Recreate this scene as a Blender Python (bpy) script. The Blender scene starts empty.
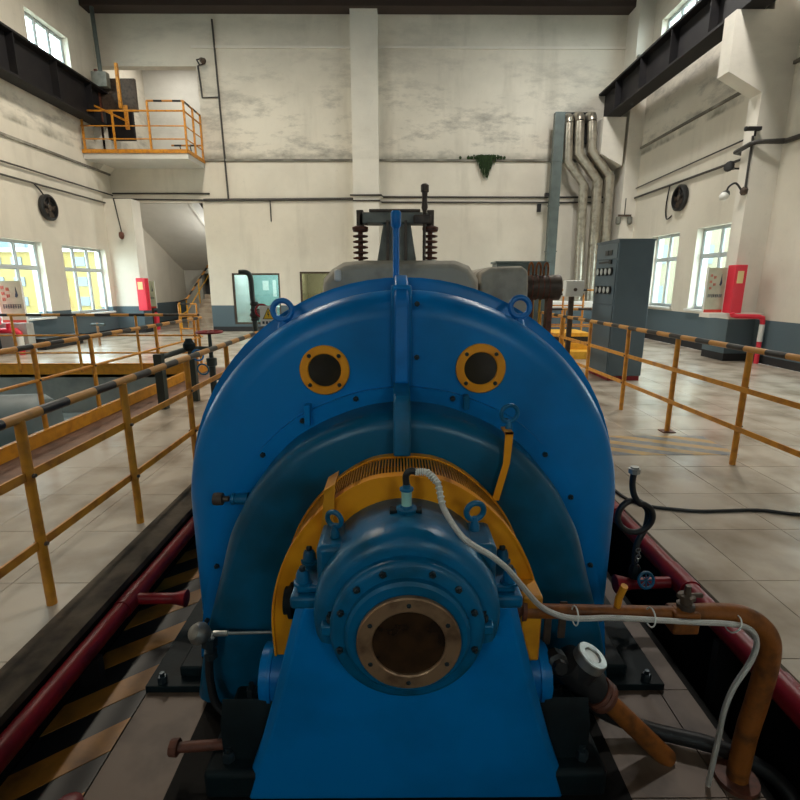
import bpy, bmesh, math, random
from mathutils import Vector, Matrix
random.seed(7)
S = bpy.context.scene
COL = S.collection
PI = math.pi

# ------------------------------------------------------------------ camera, sky, exposure
cam_d = bpy.data.cameras.new('camera')
cam = bpy.data.objects.new('camera', cam_d); COL.objects.link(cam)
cam_d.sensor_fit = 'HORIZONTAL'; cam_d.sensor_width = 36
cam_d.lens = 495.2/800*36
cam_d.clip_start = 0.05; cam_d.clip_end = 300
cam.location = (0, 0, 1.6)
cam.rotation_euler = (math.radians(90-13.2), 0, math.radians(-0.33))
S.camera = cam
S.view_settings.view_transform = 'Standard'; S.view_settings.look = 'None'
S.view_settings.gamma = 1; S.view_settings.use_curve_mapping = False
S.view_settings.exposure = 1.3
SKY = 7.5
w = bpy.data.worlds.new('overcast_sky'); S.world = w; w.use_nodes = True
nt = w.node_tree; nt.nodes.clear()
_o = nt.nodes.new('ShaderNodeOutputWorld'); _b = nt.nodes.new('ShaderNodeBackground')
_b.inputs['Color'].default_value = (0.95, 0.98, 1.0, 1); _b.inputs['Strength'].default_value = SKY
nt.links.new(_b.outputs[0], _o.inputs[0])
try:
    S.cycles.max_bounces = 8; S.cycles.diffuse_bounces = 5; S.cycles.use_denoising = True
    S.cycles.transparent_max_bounces = 12; S.cycles.sample_clamp_indirect = 8
    S.cycles.caustics_reflective = False; S.cycles.caustics_refractive = False
except Exception: pass

# room dimensions
XL, XR, YB, YF, ZC = -9.3, 7.5, 17.3, -5.0, 9.7

# added unseen fill lights over the hall, brightening walls and floor
for lx, ly, e, c in ((-5.2, 13.0, 78, (1, .93, .80)), (4.6, 13.2, 88, (1, .97, .90)), (-5.6, 10.0, 112, (1, .90, .74)), (5.2, 8.6, 128, (1, .96, .88)),
                     (-5.4, 7.4, 48, (1, .88, .70)), (-.4, -3.0, 5, (.92, .96, 1))):
    l = bpy.data.lights.new('hall_fill_light', 'AREA'); l.shape = 'DISK'; l.size = .7; l.energy = e; l.color = c
    o = bpy.data.objects.new('hall_fill_light', l); o.location = (lx, ly, 9.2); COL.objects.link(o)

def portal(loc, rot, sx, sy):
    l = bpy.data.lights.new('sky_portal', 'AREA'); l.shape = 'RECTANGLE'; l.size = sx; l.size_y = sy
    l.cycles.is_portal = True; l.energy = 1
    o = bpy.data.objects.new('sky_portal', l); o.location = loc; o.rotation_euler = rot; COL.objects.link(o)

# ------------------------------------------------------------------ materials
def mat(name, col, rough=0.5, metal=0.0, var=0.0, vscale=6.0, col2=None, bump=0.0, bscale=40.0, emit=0.0, rnd=0.0, spec=0.5, lo=.45, hi=.7):
    m = bpy.data.materials.new(name); m.use_nodes = True
    n = m.node_tree.nodes; L = m.node_tree.links; p = n['Principled BSDF']
    p.inputs['Roughness'].default_value = rough; p.inputs['Metallic'].default_value = metal
    p.inputs['Specular IOR Level'].default_value = spec
    c = (*col, 1); p.inputs['Base Color'].default_value = c
    g = n.new('ShaderNodeNewGeometry')
    if var > 0 or col2:
        t = n.new('ShaderNodeTexNoise'); t.inputs['Scale'].default_value = vscale; t.inputs['Detail'].default_value = 6
        L.new(g.outputs['Position'], t.inputs['Vector'])
        r = n.new('ShaderNodeMapRange'); r.inputs['From Min'].default_value = lo; r.inputs['From Max'].default_value = hi
        L.new(t.outputs['Fac'], r.inputs['Value'])
        mx = n.new('ShaderNodeMix'); mx.data_type = 'RGBA'
        k = col2 if col2 else tuple(x*(1-var) for x in col)
        mx.inputs['A'].default_value = c; mx.inputs['B'].default_value = (*k, 1)
        L.new(r.outputs['Result'], mx.inputs['Factor']); last = mx.outputs['Result']
        if rnd:
            oi = n.new('ShaderNodeObjectInfo'); h = n.new('ShaderNodeHueSaturation')
            mr = n.new('ShaderNodeMapRange'); mr.inputs['To Min'].default_value = 1-rnd; mr.inputs['To Max'].default_value = 1+rnd*.4
            L.new(oi.outputs['Random'], mr.inputs['Value']); L.new(mr.outputs['Result'], h.inputs['Value'])
            L.new(last, h.inputs['Color']); last = h.outputs['Color']
        L.new(last, p.inputs['Base Color'])
    if bump:
        t2 = n.new('ShaderNodeTexNoise'); t2.inputs['Scale'].default_value = bscale; t2.inputs['Detail'].default_value = 4
        L.new(g.outputs['Position'], t2.inputs['Vector'])
        b = n.new('ShaderNodeBump'); b.inputs['Strength'].default_value = bump; b.inputs['Distance'].default_value = .01
        L.new(t2.outputs['Fac'], b.inputs['Height']); L.new(b.outputs['Normal'], p.inputs['Normal'])
    if emit:
        p.inputs['Emission Color'].default_value = c; p.inputs['Emission Strength'].default_value = emit
    return m

def plaster(name, base, dado=True, mould=1.0):
    """white plaster with grey painted dado, black skirting, mould stains at height"""
    m = bpy.data.materials.new(name); m.use_nodes = True
    n = m.node_tree.nodes; L = m.node_tree.links; p = n['Principled BSDF']
    p.inputs['Roughness'].default_value = .8
    g = n.new('ShaderNodeNewGeometry'); sp = n.new('ShaderNodeSeparateXYZ'); L.new(g.outputs['Position'], sp.inputs[0])
    def mth(op, a, b=None):
        q = n.new('ShaderNodeMath'); q.operation = op
        for i, v in enumerate((a, b)):
            if v is None: continue
            if isinstance(v, (int, float)): q.inputs[i].default_value = v
            else: L.new(v, q.inputs[i])
        return q.outputs[0]
    def rng(v, a, b, c=0., d=1.):
        q = n.new('ShaderNodeMapRange'); q.inputs['From Min'].default_value = a; q.inputs['From Max'].default_value = b
        q.inputs['To Min'].default_value = c; q.inputs['To Max'].default_value = d; L.new(v, q.inputs['Value']); return q.outputs['Result']
    def noise(scale, vec, det=7, rgh=.6):
        q = n.new('ShaderNodeTexNoise'); q.inputs['Scale'].default_value = scale; q.inputs['Detail'].default_value = det
        q.inputs['Roughness'].default_value = rgh; L.new(vec, q.inputs['Vector']); return q.outputs['Fac']
    def mix(f, a, b):
        q = n.new('ShaderNodeMix'); q.data_type = 'RGBA'
        if isinstance(f, (int, float)): q.inputs['Factor'].default_value = f
        else: L.new(f, q.inputs['Factor'])
        for k, v in (('A', a), ('B', b)):
            if isinstance(v, tuple): q.inputs[k].default_value = (*v, 1)
            else: L.new(v, q.inputs[k])
        return q.outputs['Result']
    sc = n.new('ShaderNodeVectorMath'); sc.operation = 'MULTIPLY'; sc.inputs[1].default_value = (1, 1, .16)
    L.new(g.outputs['Position'], sc.inputs[0])
    sc2 = n.new('ShaderNodeVectorMath'); sc2.operation = 'MULTIPLY'; sc2.inputs[1].default_value = (.45, .45, 1.3)
    L.new(g.outputs['Position'], sc2.inputs[0])
    z = sp.outputs['Z']
    c = mix(rng(noise(.5, g.outputs['Position']), .4, .65), base, tuple(x*.86 for x in base))
    streak = rng(noise(1.6, sc.outputs[0]), .55, .8)
    c = mix(mth('MULTIPLY', streak, .28*mould), c, (.30, .27, .22))
    # grey mould blotches above the ledge at z 5.5
    hi = mth('MULTIPLY', rng(z, 5.45, 5.6), rng(z, 8.6, 6.4, .25, 1.))
    bl = rng(noise(1.5, sc2.outputs[0], 9, .72), .50, .70)
    c = mix(mth('MULTIPLY', mth('MULTIPLY', hi, bl), .62*mould), c, (.16, .15, .14))
    # dark seep line on the ledge
    ln = mth('MULTIPLY', rng(z, 5.40, 5.46), rng(z, 5.72, 5.48))
    c = mix(mth('MULTIPLY', mth('MULTIPLY', ln, rng(noise(1.3, g.outputs['Position']), .38, .6)), .6*mould), c, (.10, .10, .07))
    fine = rng(noise(9, g.outputs['Position'], 8, .7), .60, .75)
    c = mix(mth('MULTIPLY', fine, .25), c, (.35, .31, .26))
    if dado:
        q = n.new('ShaderNodeMath'); q.operation = 'LESS_THAN'; L.new(z, q.inputs[0]); q.inputs[1].default_value = .88
        c = mix(q.outputs[0], c, (.085, .125, .15))
        q2 = n.new('ShaderNodeMath'); q2.operation = 'LESS_THAN'; L.new(z, q2.inputs[0]); q2.inputs[1].default_value = .16
        c = mix(q2.outputs[0], c, (.02, .02, .022))
    L.new(c, p.inputs['Base Color'])
    b = n.new('ShaderNodeBump'); b.inputs['Strength'].default_value = .25; b.inputs['Distance'].default_value = .02
    L.new(noise(3, g.outputs['Position'], 8), b.inputs['Height']); L.new(b.outputs['Normal'], p.inputs['Normal'])
    return m

def bands(name, a, b, axis, period, duty, off, rough=.4, slant=0.0, axis2='X'):
    """paint in bands along a world axis"""
    m = bpy.data.materials.new(name); m.use_nodes = True
    n = m.node_tree.nodes; L = m.node_tree.links; p = n['Principled BSDF']
    p.inputs['Roughness'].default_value = rough
    g = n.new('ShaderNodeNewGeometry'); sp = n.new('ShaderNodeSeparateXYZ'); L.new(g.outputs['Position'], sp.inputs[0])
    s = n.new('ShaderNodeMath'); s.operation = 'SUBTRACT'; L.new(sp.outputs[axis], s.inputs[0]); s.inputs[1].default_value = off
    d = n.new('ShaderNodeMath'); d.operation = 'DIVIDE'; L.new(s.outputs[0], d.inputs[0]); d.inputs[1].default_value = period
    f = n.new('ShaderNodeMath'); f.operation = 'FLOORED_MODULO'; L.new(d.outputs[0], f.inputs[0]); f.inputs[1].default_value = 1
    l = n.new('ShaderNodeMath'); l.operation = 'LESS_THAN'; L.new(f.outputs[0], l.inputs[0]); l.inputs[1].default_value = duty
    t = n.new('ShaderNodeTexNoise'); t.inputs['Scale'].default_value = 14; t.inputs['Detail'].default_value = 5; L.new(g.outputs['Position'], t.inputs['Vector'])
    r = n.new('ShaderNodeMapRange'); r.inputs['From Min'].default_value = .55; r.inputs['From Max'].default_value = .8; r.inputs['To Max'].default_value = .5; L.new(t.outputs['Fac'], r.inputs['Value'])
    mx = n.new('ShaderNodeMix'); mx.data_type = 'RGBA'; mx.inputs['A'].default_value = (*a, 1); mx.inputs['B'].default_value = (*b, 1)
    L.new(l.outputs[0], mx.inputs['Factor'])
    m2 = n.new('ShaderNodeMix'); m2.data_type = 'RGBA'; L.new(mx.outputs['Result'], m2.inputs['A']); m2.inputs['B'].default_value = (.12, .08, .04, 1)
    L.new(r.outputs['Result'], m2.inputs['Factor']); L.new(m2.outputs['Result'], p.inputs['Base Color'])
    return m

YEL = (.60, .235, .02); BLK = (.012, .012, .014)
M = {}
M['blue'] = mat('blue_machine_paint', (.0005, .20, .56), .32, var=.45, vscale=2.2, spec=.25, col2=(.0005, .14, .38), bump=.10, bscale=9)
M['blue_teal'] = mat('worn_teal_blue_paint', (.001, .13, .29), .34, spec=.4, col2=(.002, .075, .14), vscale=7, bump=.15, bscale=30)
M['hood_blue'] = mat('hood_teal_paint', (.001, .105, .215), .32, spec=.4, col2=(.001, .055, .10), vscale=4, bump=.12, bscale=20)
M['blue_bright'] = mat('bright_blue_paint', (.003, .17, .52), .35, spec=.35, var=.3, vscale=8)
M['blue_base'] = mat('oily_blue_black_plate', (.005, .013, .016), .6, spec=.2, col2=(.003, .004, .005), vscale=5, bump=.2, bscale=20)
M['oil'] = mat('oil_soaked_concrete', (.007, .006, .005), .7, spec=.15, col2=(.003, .003, .003), vscale=6, bump=.4, bscale=15)
M['yellow'] = mat('orange_yellow_paint', (.72, .30, .015), .42, col2=(.52, .19, .01), vscale=9, bump=.05)
M['guard_yellow'] = mat('guard_yellow_paint', (.90, .34, .008), .40, col2=(.74, .25, .006), vscale=7, bump=.05)
M['yellow_rail'] = mat('rail_yellow_paint', (.62, .26, .02), .42, col2=(.38, .14, .02), vscale=12)
M['deep_yellow'] = mat('deep_yellow_paint', (.80, .42, .03), .5, var=.3, vscale=8)
M['orange_pipe'] = mat('rusty_orange_paint', (.27, .085, .015), .5, spec=.3, col2=(.08, .028, .010), vscale=14, bump=.2, bscale=60)
M['red'] = mat('dark_red_pipe_paint', (.26, .008, .015), .4, spec=.35, col2=(.12, .006, .010), vscale=8, bump=.1)
M['fire_red'] = mat('fire_box_red', (.75, .03, .06), .4)
M['brass'] = mat('worn_bronze_ring', (.42, .25, .14), .45, metal=.55, col2=(.20, .11, .06), vscale=18, bump=.2, bscale=60)
M['brownglass'] = mat('oily_brown_glass', (.045, .022, .010), .22, col2=(.016, .009, .006), vscale=12)
M['darkglass'] = mat('dark_port_glass', (.035, .028, .018), .15, col2=(.015, .014, .012), vscale=6)
M['steel'] = mat('steel', (.42, .42, .40), .38, metal=.8, var=.4, vscale=20)
M['hose'] = mat('braided_steel_hose', (.62, .60, .56), .42, metal=.35, bump=.5, bscale=260)
M['bolt'] = mat('dark_oiled_bolt', (.03, .045, .055), .4, metal=.5)
M['rust'] = mat('rusty_spring_steel', (.14, .042, .022), .6, col2=(.06, .02, .012), vscale=25, bump=.2)
M['brownsteel'] = mat('brown_steel', (.10, .07, .05), .55, metal=.3, col2=(.05, .035, .03), vscale=15)
M['greyiron'] = mat('grey_cast_iron', (.20, .20, .17), .6, var=.4, vscale=8)
M['lagging'] = mat('grey_lagging', (.44, .40, .33), .8, col2=(.24, .21, .17), vscale=4, bump=.5, bscale=10)
M['black'] = mat('black_paint', (.012, .012, .013), .45)
M['rubber'] = mat('black_rubber', (.010, .010, .011), .55)
M['darkpipe'] = mat('dark_green_pipe', (.022, .034, .03), .4)
M['cabinet'] = mat('grey_blue_cabinet', (.085, .12, .145), .42, var=.15, vscale=2)
M['white'] = mat('white_paint', (.78, .78, .75), .5)
M['frame'] = mat('window_frame_white', (.50, .55, .56), .4)
M['duct'] = mat('galvanised_duct', (.12, .15, .145), .45, metal=.3, var=.3, vscale=3)
M['cladding'] = mat('aluminium_cladding', (.50, .46, .38), .33, metal=.75, col2=(.30, .27, .22), vscale=6, bump=.2, bscale=12)
M['beam'] = mat('dark_crane_beam', (.009, .008, .010), .6, spec=.3, col2=(.016, .014, .014), vscale=3)
M['roof'] = mat('dark_roof_steel', (.045, .030, .024), .8)
M['tile'] = mat('beige_floor_tile', (.56, .485, .395), .24, col2=(.27, .21, .15), vscale=1.9, bump=.05, bscale=4, rnd=.10, lo=.42, hi=.72)
M['tile_pit'] = mat('pit_floor_tile', (.17, .11, .075), .55, col2=(.07, .042, .027), vscale=5, rnd=.1)
M['grout'] = mat('dark_grout', (.27, .22, .165), .8, var=.3)
M['kerb'] = mat('dirty_concrete_kerb', (.11, .085, .06), .8, spec=.2, col2=(.03, .022, .016), vscale=4, bump=.4, bscale=25)
M['kerbbrown'] = mat('brown_concrete_edge', (.22, .12, .08), .6, col2=(.12, .07, .05), vscale=5, bump=.2)
M['concrete'] = mat('grey_concrete', (.32, .33, .31), .8, col2=(.20, .21, .21), vscale=2, bump=.2)
M['pitgrey'] = mat('grey_pit_paint', (.20, .25, .26), .5, col2=(.13, .16, .17), vscale=2)
M['ledge'] = mat('dirty_ledge', (.13, .12, .10), .8, col2=(.35, .33, .28), vscale=1.3)
M['conduit'] = mat('dark_conduit', (.06, .055, .05), .5, metal=.3)
M['moss'] = mat('green_moss', (.018, .045, .008), .9, col2=(.008, .018, .005), vscale=20)
M['striped'] = bands('hazard_paint_rail', (.52, .24, .05), BLK, 'Y', .455, .46, 2.39)
M['striped_x'] = bands('hazard_paint_rail_cross', (.52, .24, .05), BLK, 'X', .62, .46, .1)
M['striped_z'] = bands('hazard_paint_rail_sloped', (.52, .24, .05), BLK, 'Z', .3, .5, 0)
M['wall'] = plaster('wall_plaster', (.72, .67, .575), mould=1.3)
M['wall_plain'] = plaster('stair_plaster', (.66, .65, .61), dado=False, mould=.5)
M['col'] = plaster('column_plaster', (.76, .72, .64), mould=.25)
M['grey_wall'] = mat('grey_render', (.42, .42, .40), .8, var=.2)
M['red_label'] = mat('red_print', (.65, .06, .04), .6)
M['blue_label'] = mat('dark_blue_print', (.04, .06, .10), .6)
M['sign_board'] = mat('pale_green_board', (.50, .52, .38), .6, var=.15)
M['cream'] = mat('cream_paper', (.80, .62, .30), .6)
M['sign_white'] = mat('sign_white', (.82, .82, .78), .5)
M['sign_yellow'] = mat('sign_yellow', (.85, .55, .02), .5)
M['dial'] = mat('grey_dial', (.42, .44, .42), .5)
M['teal'] = mat('pale_teal_wall', (.34, .50, .48), .7, var=.1)
M['lens'] = mat('lamp_glass_white', (.7, .7, .66), .3)
M['yellow_building'] = mat('yellow_facade', (.20, .15, .045), .8)
M['pale_building'] = mat('pale_facade', (.09, .125, .15), .8)
M['cream_building'] = mat('cream_facade', (.17, .15, .10), .8)
M['pane_far'] = mat('far_pane', (.10, .13, .16), .3)
M['ground_out'] = mat('outdoor_paving', (.40, .39, .35), .9)
M['teal_label'] = mat('pale_teal_label', (.35, .62, .56), .5)
def glass():
    m = bpy.data.materials.new('window_glass'); m.use_nodes = True
    n = m.node_tree.nodes; L = m.node_tree.links; n.remove(n['Principled BSDF'])
    t = n.new('ShaderNodeBsdfTransparent'); t.inputs[0].default_value = (.72, .80, .80, 1)
    g = n.new('ShaderNodeBsdfGlossy'); g.inputs['Roughness'].default_value = .03
    x = n.new('ShaderNodeMixShader'); x.inputs[0].default_value = .06
    L.new(t.outputs[0], x.inputs[1]); L.new(g.outputs[0], x.inputs[2]); L.new(x.outputs[0], n['Material Output'].inputs[0])
    return m
M['glass'] = glass()

# ------------------------------------------------------------------ mesh helpers
class MB:
    def __init__(s): s.b = bmesh.new()
    def face(s, pts):
        s.b.faces.new([s.b.verts.new(p) for p in pts]); return s
    def box(s, x0, x1, y0, y1, z0, z1):
        v = [s.b.verts.new((x, y, z)) for x in (x0, x1) for y in (y0, y1) for z in (z0, z1)]
        for f in ((0,1,3,2),(4,6,7,5),(0,4,5,1),(2,3,7,6),(0,2,6,4),(1,5,7,3)): s.b.faces.new([v[i] for i in f])
        return s
    def rings(s, rs, close=True, cap=True):
        R = [[s.b.verts.new(p) for p in r] for r in rs]; n = len(R[0])
        for a, b in zip(R, R[1:]):
            for i in range(n if close else n-1):
                j = (i+1) % n; s.b.faces.new((a[i], a[j], b[j], b[i]))
        if cap: s.b.faces.new(R[0][::-1]); s.b.faces.new(R[-1])
        return s
    def tube(s, pts, r, n=10, cap=True):
        P = [Vector(p) for p in pts]; rs = r if isinstance(r, (list, tuple)) else [r]*len(P)
        T = []
        for i in range(len(P)):
            a = P[max(i-1, 0)]; b = P[min(i+1, len(P)-1)]; T.append((b-a).normalized())
        u = T[0].orthogonal().normalized(); out = []
        for i, p in enumerate(P):
            u = (u - T[i]*u.dot(T[i])).normalized(); v = T[i].cross(u)
            k = 1.0
            if 0 < i < len(P)-1:
                c = (P[i]-P[i-1]).normalized().dot((P[i+1]-P[i]).normalized()); k = 1/max(math.sqrt(max((1+c)/2, .01)), .6)
            out.append([p+(u*math.cos(2*PI*j/n)+v*math.sin(2*PI*j/n))*rs[i]*(k if k < 1.3 else 1.3) for j in range(n)])
        return s.rings(out, cap=cap)
    def lathe(s, c, axis, prof, n=32, cap=True):
        """prof: (distance along axis, radius)"""
        c = Vector(c); a = Vector(axis).normalized(); u = a.orthogonal().normalized(); v = a.cross(u)
        return s.rings([[c+a*t+(u*math.cos(2*PI*j/n)+v*math.sin(2*PI*j/n))*max(r, .0005) for j in range(n)] for t, r in prof], cap=cap)
    def cyl(s, p0, p1, r, n=16):
        return s.lathe(p0, Vector(p1)-Vector(p0), [(0, r), ((Vector(p1)-Vector(p0)).length, r)], n)
    def prism(s, pts, y0, y1):
        return s.rings([[(x, y0, z) for x, z in pts], [(x, y1, z) for x, z in pts]])
    def prism_x(s, pts, x0, x1):
        return s.rings([[(x0, y, z) for y, z in pts], [(x1, y, z) for y, z in pts]])
    def annulus(s, c, axis, prof, n=32):
        """closed profile (t, r) swept round the axis, no caps"""
        c = Vector(c); a = Vector(axis).normalized(); u = a.orthogonal().normalized(); v = a.cross(u)
        return s.rings([[c+a*t+(u*math.cos(2*PI*j/n)+v*math.sin(2*PI*j/n))*r for j in range(n)] for t, r in list(prof)+[prof[0]]], cap=False)
    def torus(s, c, axis, R, r, n=28, m=10, a0=0, a1=2*PI):
        c = Vector(c); a = Vector(axis).normalized(); u = a.orthogonal().normalized(); v = a.cross(u)
        full = abs(a1-a0-2*PI) < 1e-6; rs = []
        for i in range(n+1):
            t = a0+(a1-a0)*i/n; d = u*math.cos(t)+v*math.sin(t)
            rs.append([c+d*(R+r*math.cos(2*PI*j/m))+a*(r*math.sin(2*PI*j/m)) for j in range(m)])
        return s.rings(rs, cap=not full)
    def mesh(s, name, m, off=(0, 0, 0), sharp=35):
        bmesh.ops.remove_doubles(s.b, verts=s.b.verts, dist=1e-5)
        bmesh.ops.recalc_face_normals(s.b, faces=s.b.faces)
        if any(off): bmesh.ops.translate(s.b, verts=s.b.verts, vec=-Vector(off))
        me = bpy.data.meshes.new(name); s.b.to_mesh(me); s.b.free()
        for p in me.polygons: p.use_smooth = True
        me.set_sharp_from_angle(angle=math.radians(sharp))
        if m: me.materials.append(M[m] if isinstance(m, str) else m)
        return me

def rootloc(o):
    v = Vector((0, 0, 0))
    while o: v += o.location; o = o.parent
    return v
def part(name, mb, m, parent=None, bevel=0, label=None, kind=None, sharp=35):
    off = rootloc(parent) if parent else (0, 0, 0)
    o = bpy.data.objects.new(name, mb.mesh(name, m, off, sharp)); COL.objects.link(o)
    if parent: o.parent = parent
    if bevel:
        b = o.modifiers.new('bevel', 'BEVEL'); b.width = bevel; b.segments = 2; b.limit_method = 'ANGLE'; b.angle_limit = math.radians(40)
    if label: o['label'] = label
    if kind: o['kind'] = kind
    return o
def tag(o, label=None, cat=None, group=None, kind=None):
    if label: o['label'] = label
    if cat: o['category'] = cat
    if group: o['group'] = group
    if kind: o['kind'] = kind
    return o
def thing(name, label, cat, loc, group=None):
    o = bpy.data.objects.new(name, None); o.location = loc; o.empty_display_size = .1; COL.objects.link(o)
    return tag(o, label, cat, group)
def struct(name, mb, m, parent=None, bevel=0, label=None):
    o = part(name, mb, m, parent, bevel)
    if not parent: o['kind'] = 'structure'
    if label: o['label'] = label
    return o
_shared = {}
def inst(name, key, builder, m, loc, parent, rot=(0, 0, 0), label=None):
    """an object of its own that shares mesh data with its likes"""
    if key not in _shared: _shared[key] = builder().mesh(name, m)
    o = bpy.data.objects.new(name, _shared[key]); COL.objects.link(o)
    o.location = Vector(loc) - (rootloc(parent) if parent else Vector()); o.rotation_euler = rot
    if parent: o.parent = parent
    if label: o['label'] = label
    return o
def hexbolt(r, h):
    return lambda: MB().lathe((0, 0, 0), (0, 0, 1), [(-.3*h, r*.99), (-.3*h+.001, r), (h*.8, r), (h, r*.8)], 6).lathe((0, 0, h), (0, 0, 1), [(0, r*.5), (h*.6, r*.5)], 8)
def bolt(loc, axis, r, parent, h=None, m='bolt', name='bolt'):
    h = h or r*1.1
    rot = {'-y': (PI/2, 0, 0), 'z': (0, 0, 0), 'x': (0, PI/2, 0), '-x': (0, -PI/2, 0)}[axis]
    return inst(name, (name, round(r, 4), round(h, 4), m), hexbolt(r, h), m, loc, parent, rot)
def spline(pts, n=6):
    P = [Vector(p) for p in pts]; out = []
    for i in range(len(P)-1):
        a, b, c, d = P[max(i-1, 0)], P[i], P[i+1], P[min(i+2, len(P)-1)]
        for k in range(n):
            t = k/n
            out.append(.5*((2*b)+(c-a)*t+(2*a-5*b+4*c-d)*t*t+(3*b-a-3*c+d)*t**3))
    return out+[P[-1]]
def outline(half, n=6):
    """mirror a half outline given from the apex down on the right (x, z); returns closed list"""
    s = [(v.x, v.y) for v in spline([(a, b, 0) for a, b in half], n)]
    return [(-x, z) for x, z in s[::-1]] + s[1:]
def inset(pts, d):
    """offset an open arch (left bottom over the apex to right bottom) inwards"""
    out = []
    for i, (x, z) in enumerate(pts):
        a = pts[max(i-1, 0)]; b = pts[min(i+1, len(pts)-1)]
        tx, tz = b[0]-a[0], b[1]-a[1]; l = math.hypot(tx, tz) or 1
        out.append((x + tz/l*d, z - tx/l*d))
    return out

# ------------------------------------------------------------------ room shell
def wall_x(name, x, thick, y0, y1, z0, z1, holes, m):
    """wall in a plane x = const, thick goes away from the room; holes (y0,y1,z0,z1)"""
    ys = sorted({y0, y1, *[h[0] for h in holes], *[h[1] for h in holes]}); zs = sorted({z0, z1, *[h[2] for h in holes], *[h[3] for h in holes]})
    b = MB()
    for a, c in zip(ys, ys[1:]):
        run = None
        for d, e in zip(zs, zs[1:]):
            my, mz = (a+c)/2, (d+e)/2
            if any(h[0] < my < h[1] and h[2] < mz < h[3] for h in holes):
                if run: b.box(min(x, x+thick), max(x, x+thick), a, c, *run); run = None
            else: run = (run[0], e) if run else (d, e)
        if run: b.box(min(x, x+thick), max(x, x+thick), a, c, *run)
    return struct(name, b, m)
def wall_y(name, y, thick, x0, x1, z0, z1, holes, m):
    xs = sorted({x0, x1, *[h[0] for h in holes], *[h[1] for h in holes]}); zs = sorted({z0, z1, *[h[2] for h in holes], *[h[3] for h in holes]})
    b = MB()
    for a, c in zip(xs, xs[1:]):
        run = None
        for d, e in zip(zs, zs[1:]):
            my, mz = (a+c)/2, (d+e)/2
            if any(h[0] < my < h[1] and h[2] < mz < h[3] for h in holes):
                if run: b.box(a, c, min(y, y+thick), max(y, y+thick), *run); run = None
            else: run = (run[0], e) if run else (d, e)
        if run: b.box(a, c, min(y, y+thick), max(y, y+thick), *run)
    return struct(name, b, m)

LW = [(14.4, 16.5, .74, 2.66), (11.35, 13.6, .74, 2.66), (8.0, 10.1, .74, 2.66)]
LU = [(14.3, 16.0, 7.45, 8.35), (10.9, 13.2, 7.45, 8.6), (7.2, 9.4, 7.45, 8.6)]
RW = [(13.75, 15.2, .98, 2.94), (11.45, 12.95, .98, 2.94), (6.6, 8.3, .98, 2.94)]
RU = [(13.9, 16.0, 8.0, 8.85), (10.4, 12.6, 7.9, 8.85), (6.8, 9.0, 7.9, 8.85)]
FILL_FW = [(-4.0, -2.1, 3.4, 4.6), (2.1, 4.0, 3.4, 4.6)]  # added openings in the unseen front wall, for light on the machine face
wall_x('wall_left', XL, -.35, YF, 22.4, 0, ZC, LW+LU, 'wall')
wall_x('wall_right', XR, .35, YF, YB+.3, 0, ZC, RW+RU, 'wall')
OFF1 = (-5.60, -3.98, .24, 1.95); OFF2 = (-3.30, -2.0, .24, 2.0)
wall_y('wall_back', YB, .3, XL, XR, 0, ZC, [(-9.3, -6.36, 0, 4.22), (-9.3, -6.2, 5.5, 8.15), OFF1, OFF2], 'wall')
wall_y('wall_front', YF, -.3, XL-.35, XR+.35, 0, ZC, FILL_FW, 'wall')
struct('ceiling', MB().box(XL-.35, XR+.35, YF-.3, 22.4, ZC, ZC+.2), 'roof')
n = 1
# raised bands, ledge and skirtings
struct('trim_1', MB().box(-6.3, -1.42, YB-.05, YB, 8.63, 8.70).box(-.56, XR, YB-.05, YB, 8.63, 8.70), 'col')
struct('trim_2', MB().box(-6.2, -1.42, YB-.06, YB, 5.44, 5.50).box(-.56, XR, YB-.06, YB, 5.44, 5.50), 'ledge')
struct('trim_3', MB().box(XR-.05, XR, 4, YB, 5.62, 5.68), 'ledge')
struct('trim_4', MB().box(XL, XL+.05, 2, YB, 5.0, 5.06), 'ledge')
# columns
struct('column_back', MB().box(-1.40, -.58, YB-.35, YB, 0, ZC), 'col', label='white plastered column in the middle of the back wall')
struct('column_right', MB().box(6.95, XR, 10.47, 10.82, 0, ZC), 'col', label='white column with grey painted foot on the right wall')
struct('column_foot', MB().box(6.93, XR, 10.43, 11.2, 0, .925), 'col', label='grey painted foot of the right column')
struct('column_right_rear', MB().box(7.05, XR, 16.5, YB, 0, ZC), 'col', label='white corner column at the right end of the back wall')
struct('column_left_rear', MB().box(XL, -8.42, 16.75, YB, 0, 4.22), 'col', label='white corner column beside the stair opening')
struct('column_right_front', MB().box(6.95, XR, 3.4, 4.3, 0, ZC), 'col', label='near white column on the right wall')
# corbels carrying the crane beams
for y0, y1 in ((10.47, 10.82), (16.5, YB), (3.4, 4.3)):
    struct('corbel_right', MB().prism([(6.95, 5.15), (6.26, 5.5), (6.26, 6.52), (6.95, 6.52)], y0, y1), 'col', label='concrete corbel carrying the right crane beam')
for y0, y1 in ((8.6, 9.3), (16.7, YB)):
    struct('corbel_left', MB().prism([(XL, 5.0), (-8.85, 5.5), (-8.75, 6.27), (XL, 6.27)], y0, y1), 'col', label='concrete corbel carrying the left crane beam')

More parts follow.
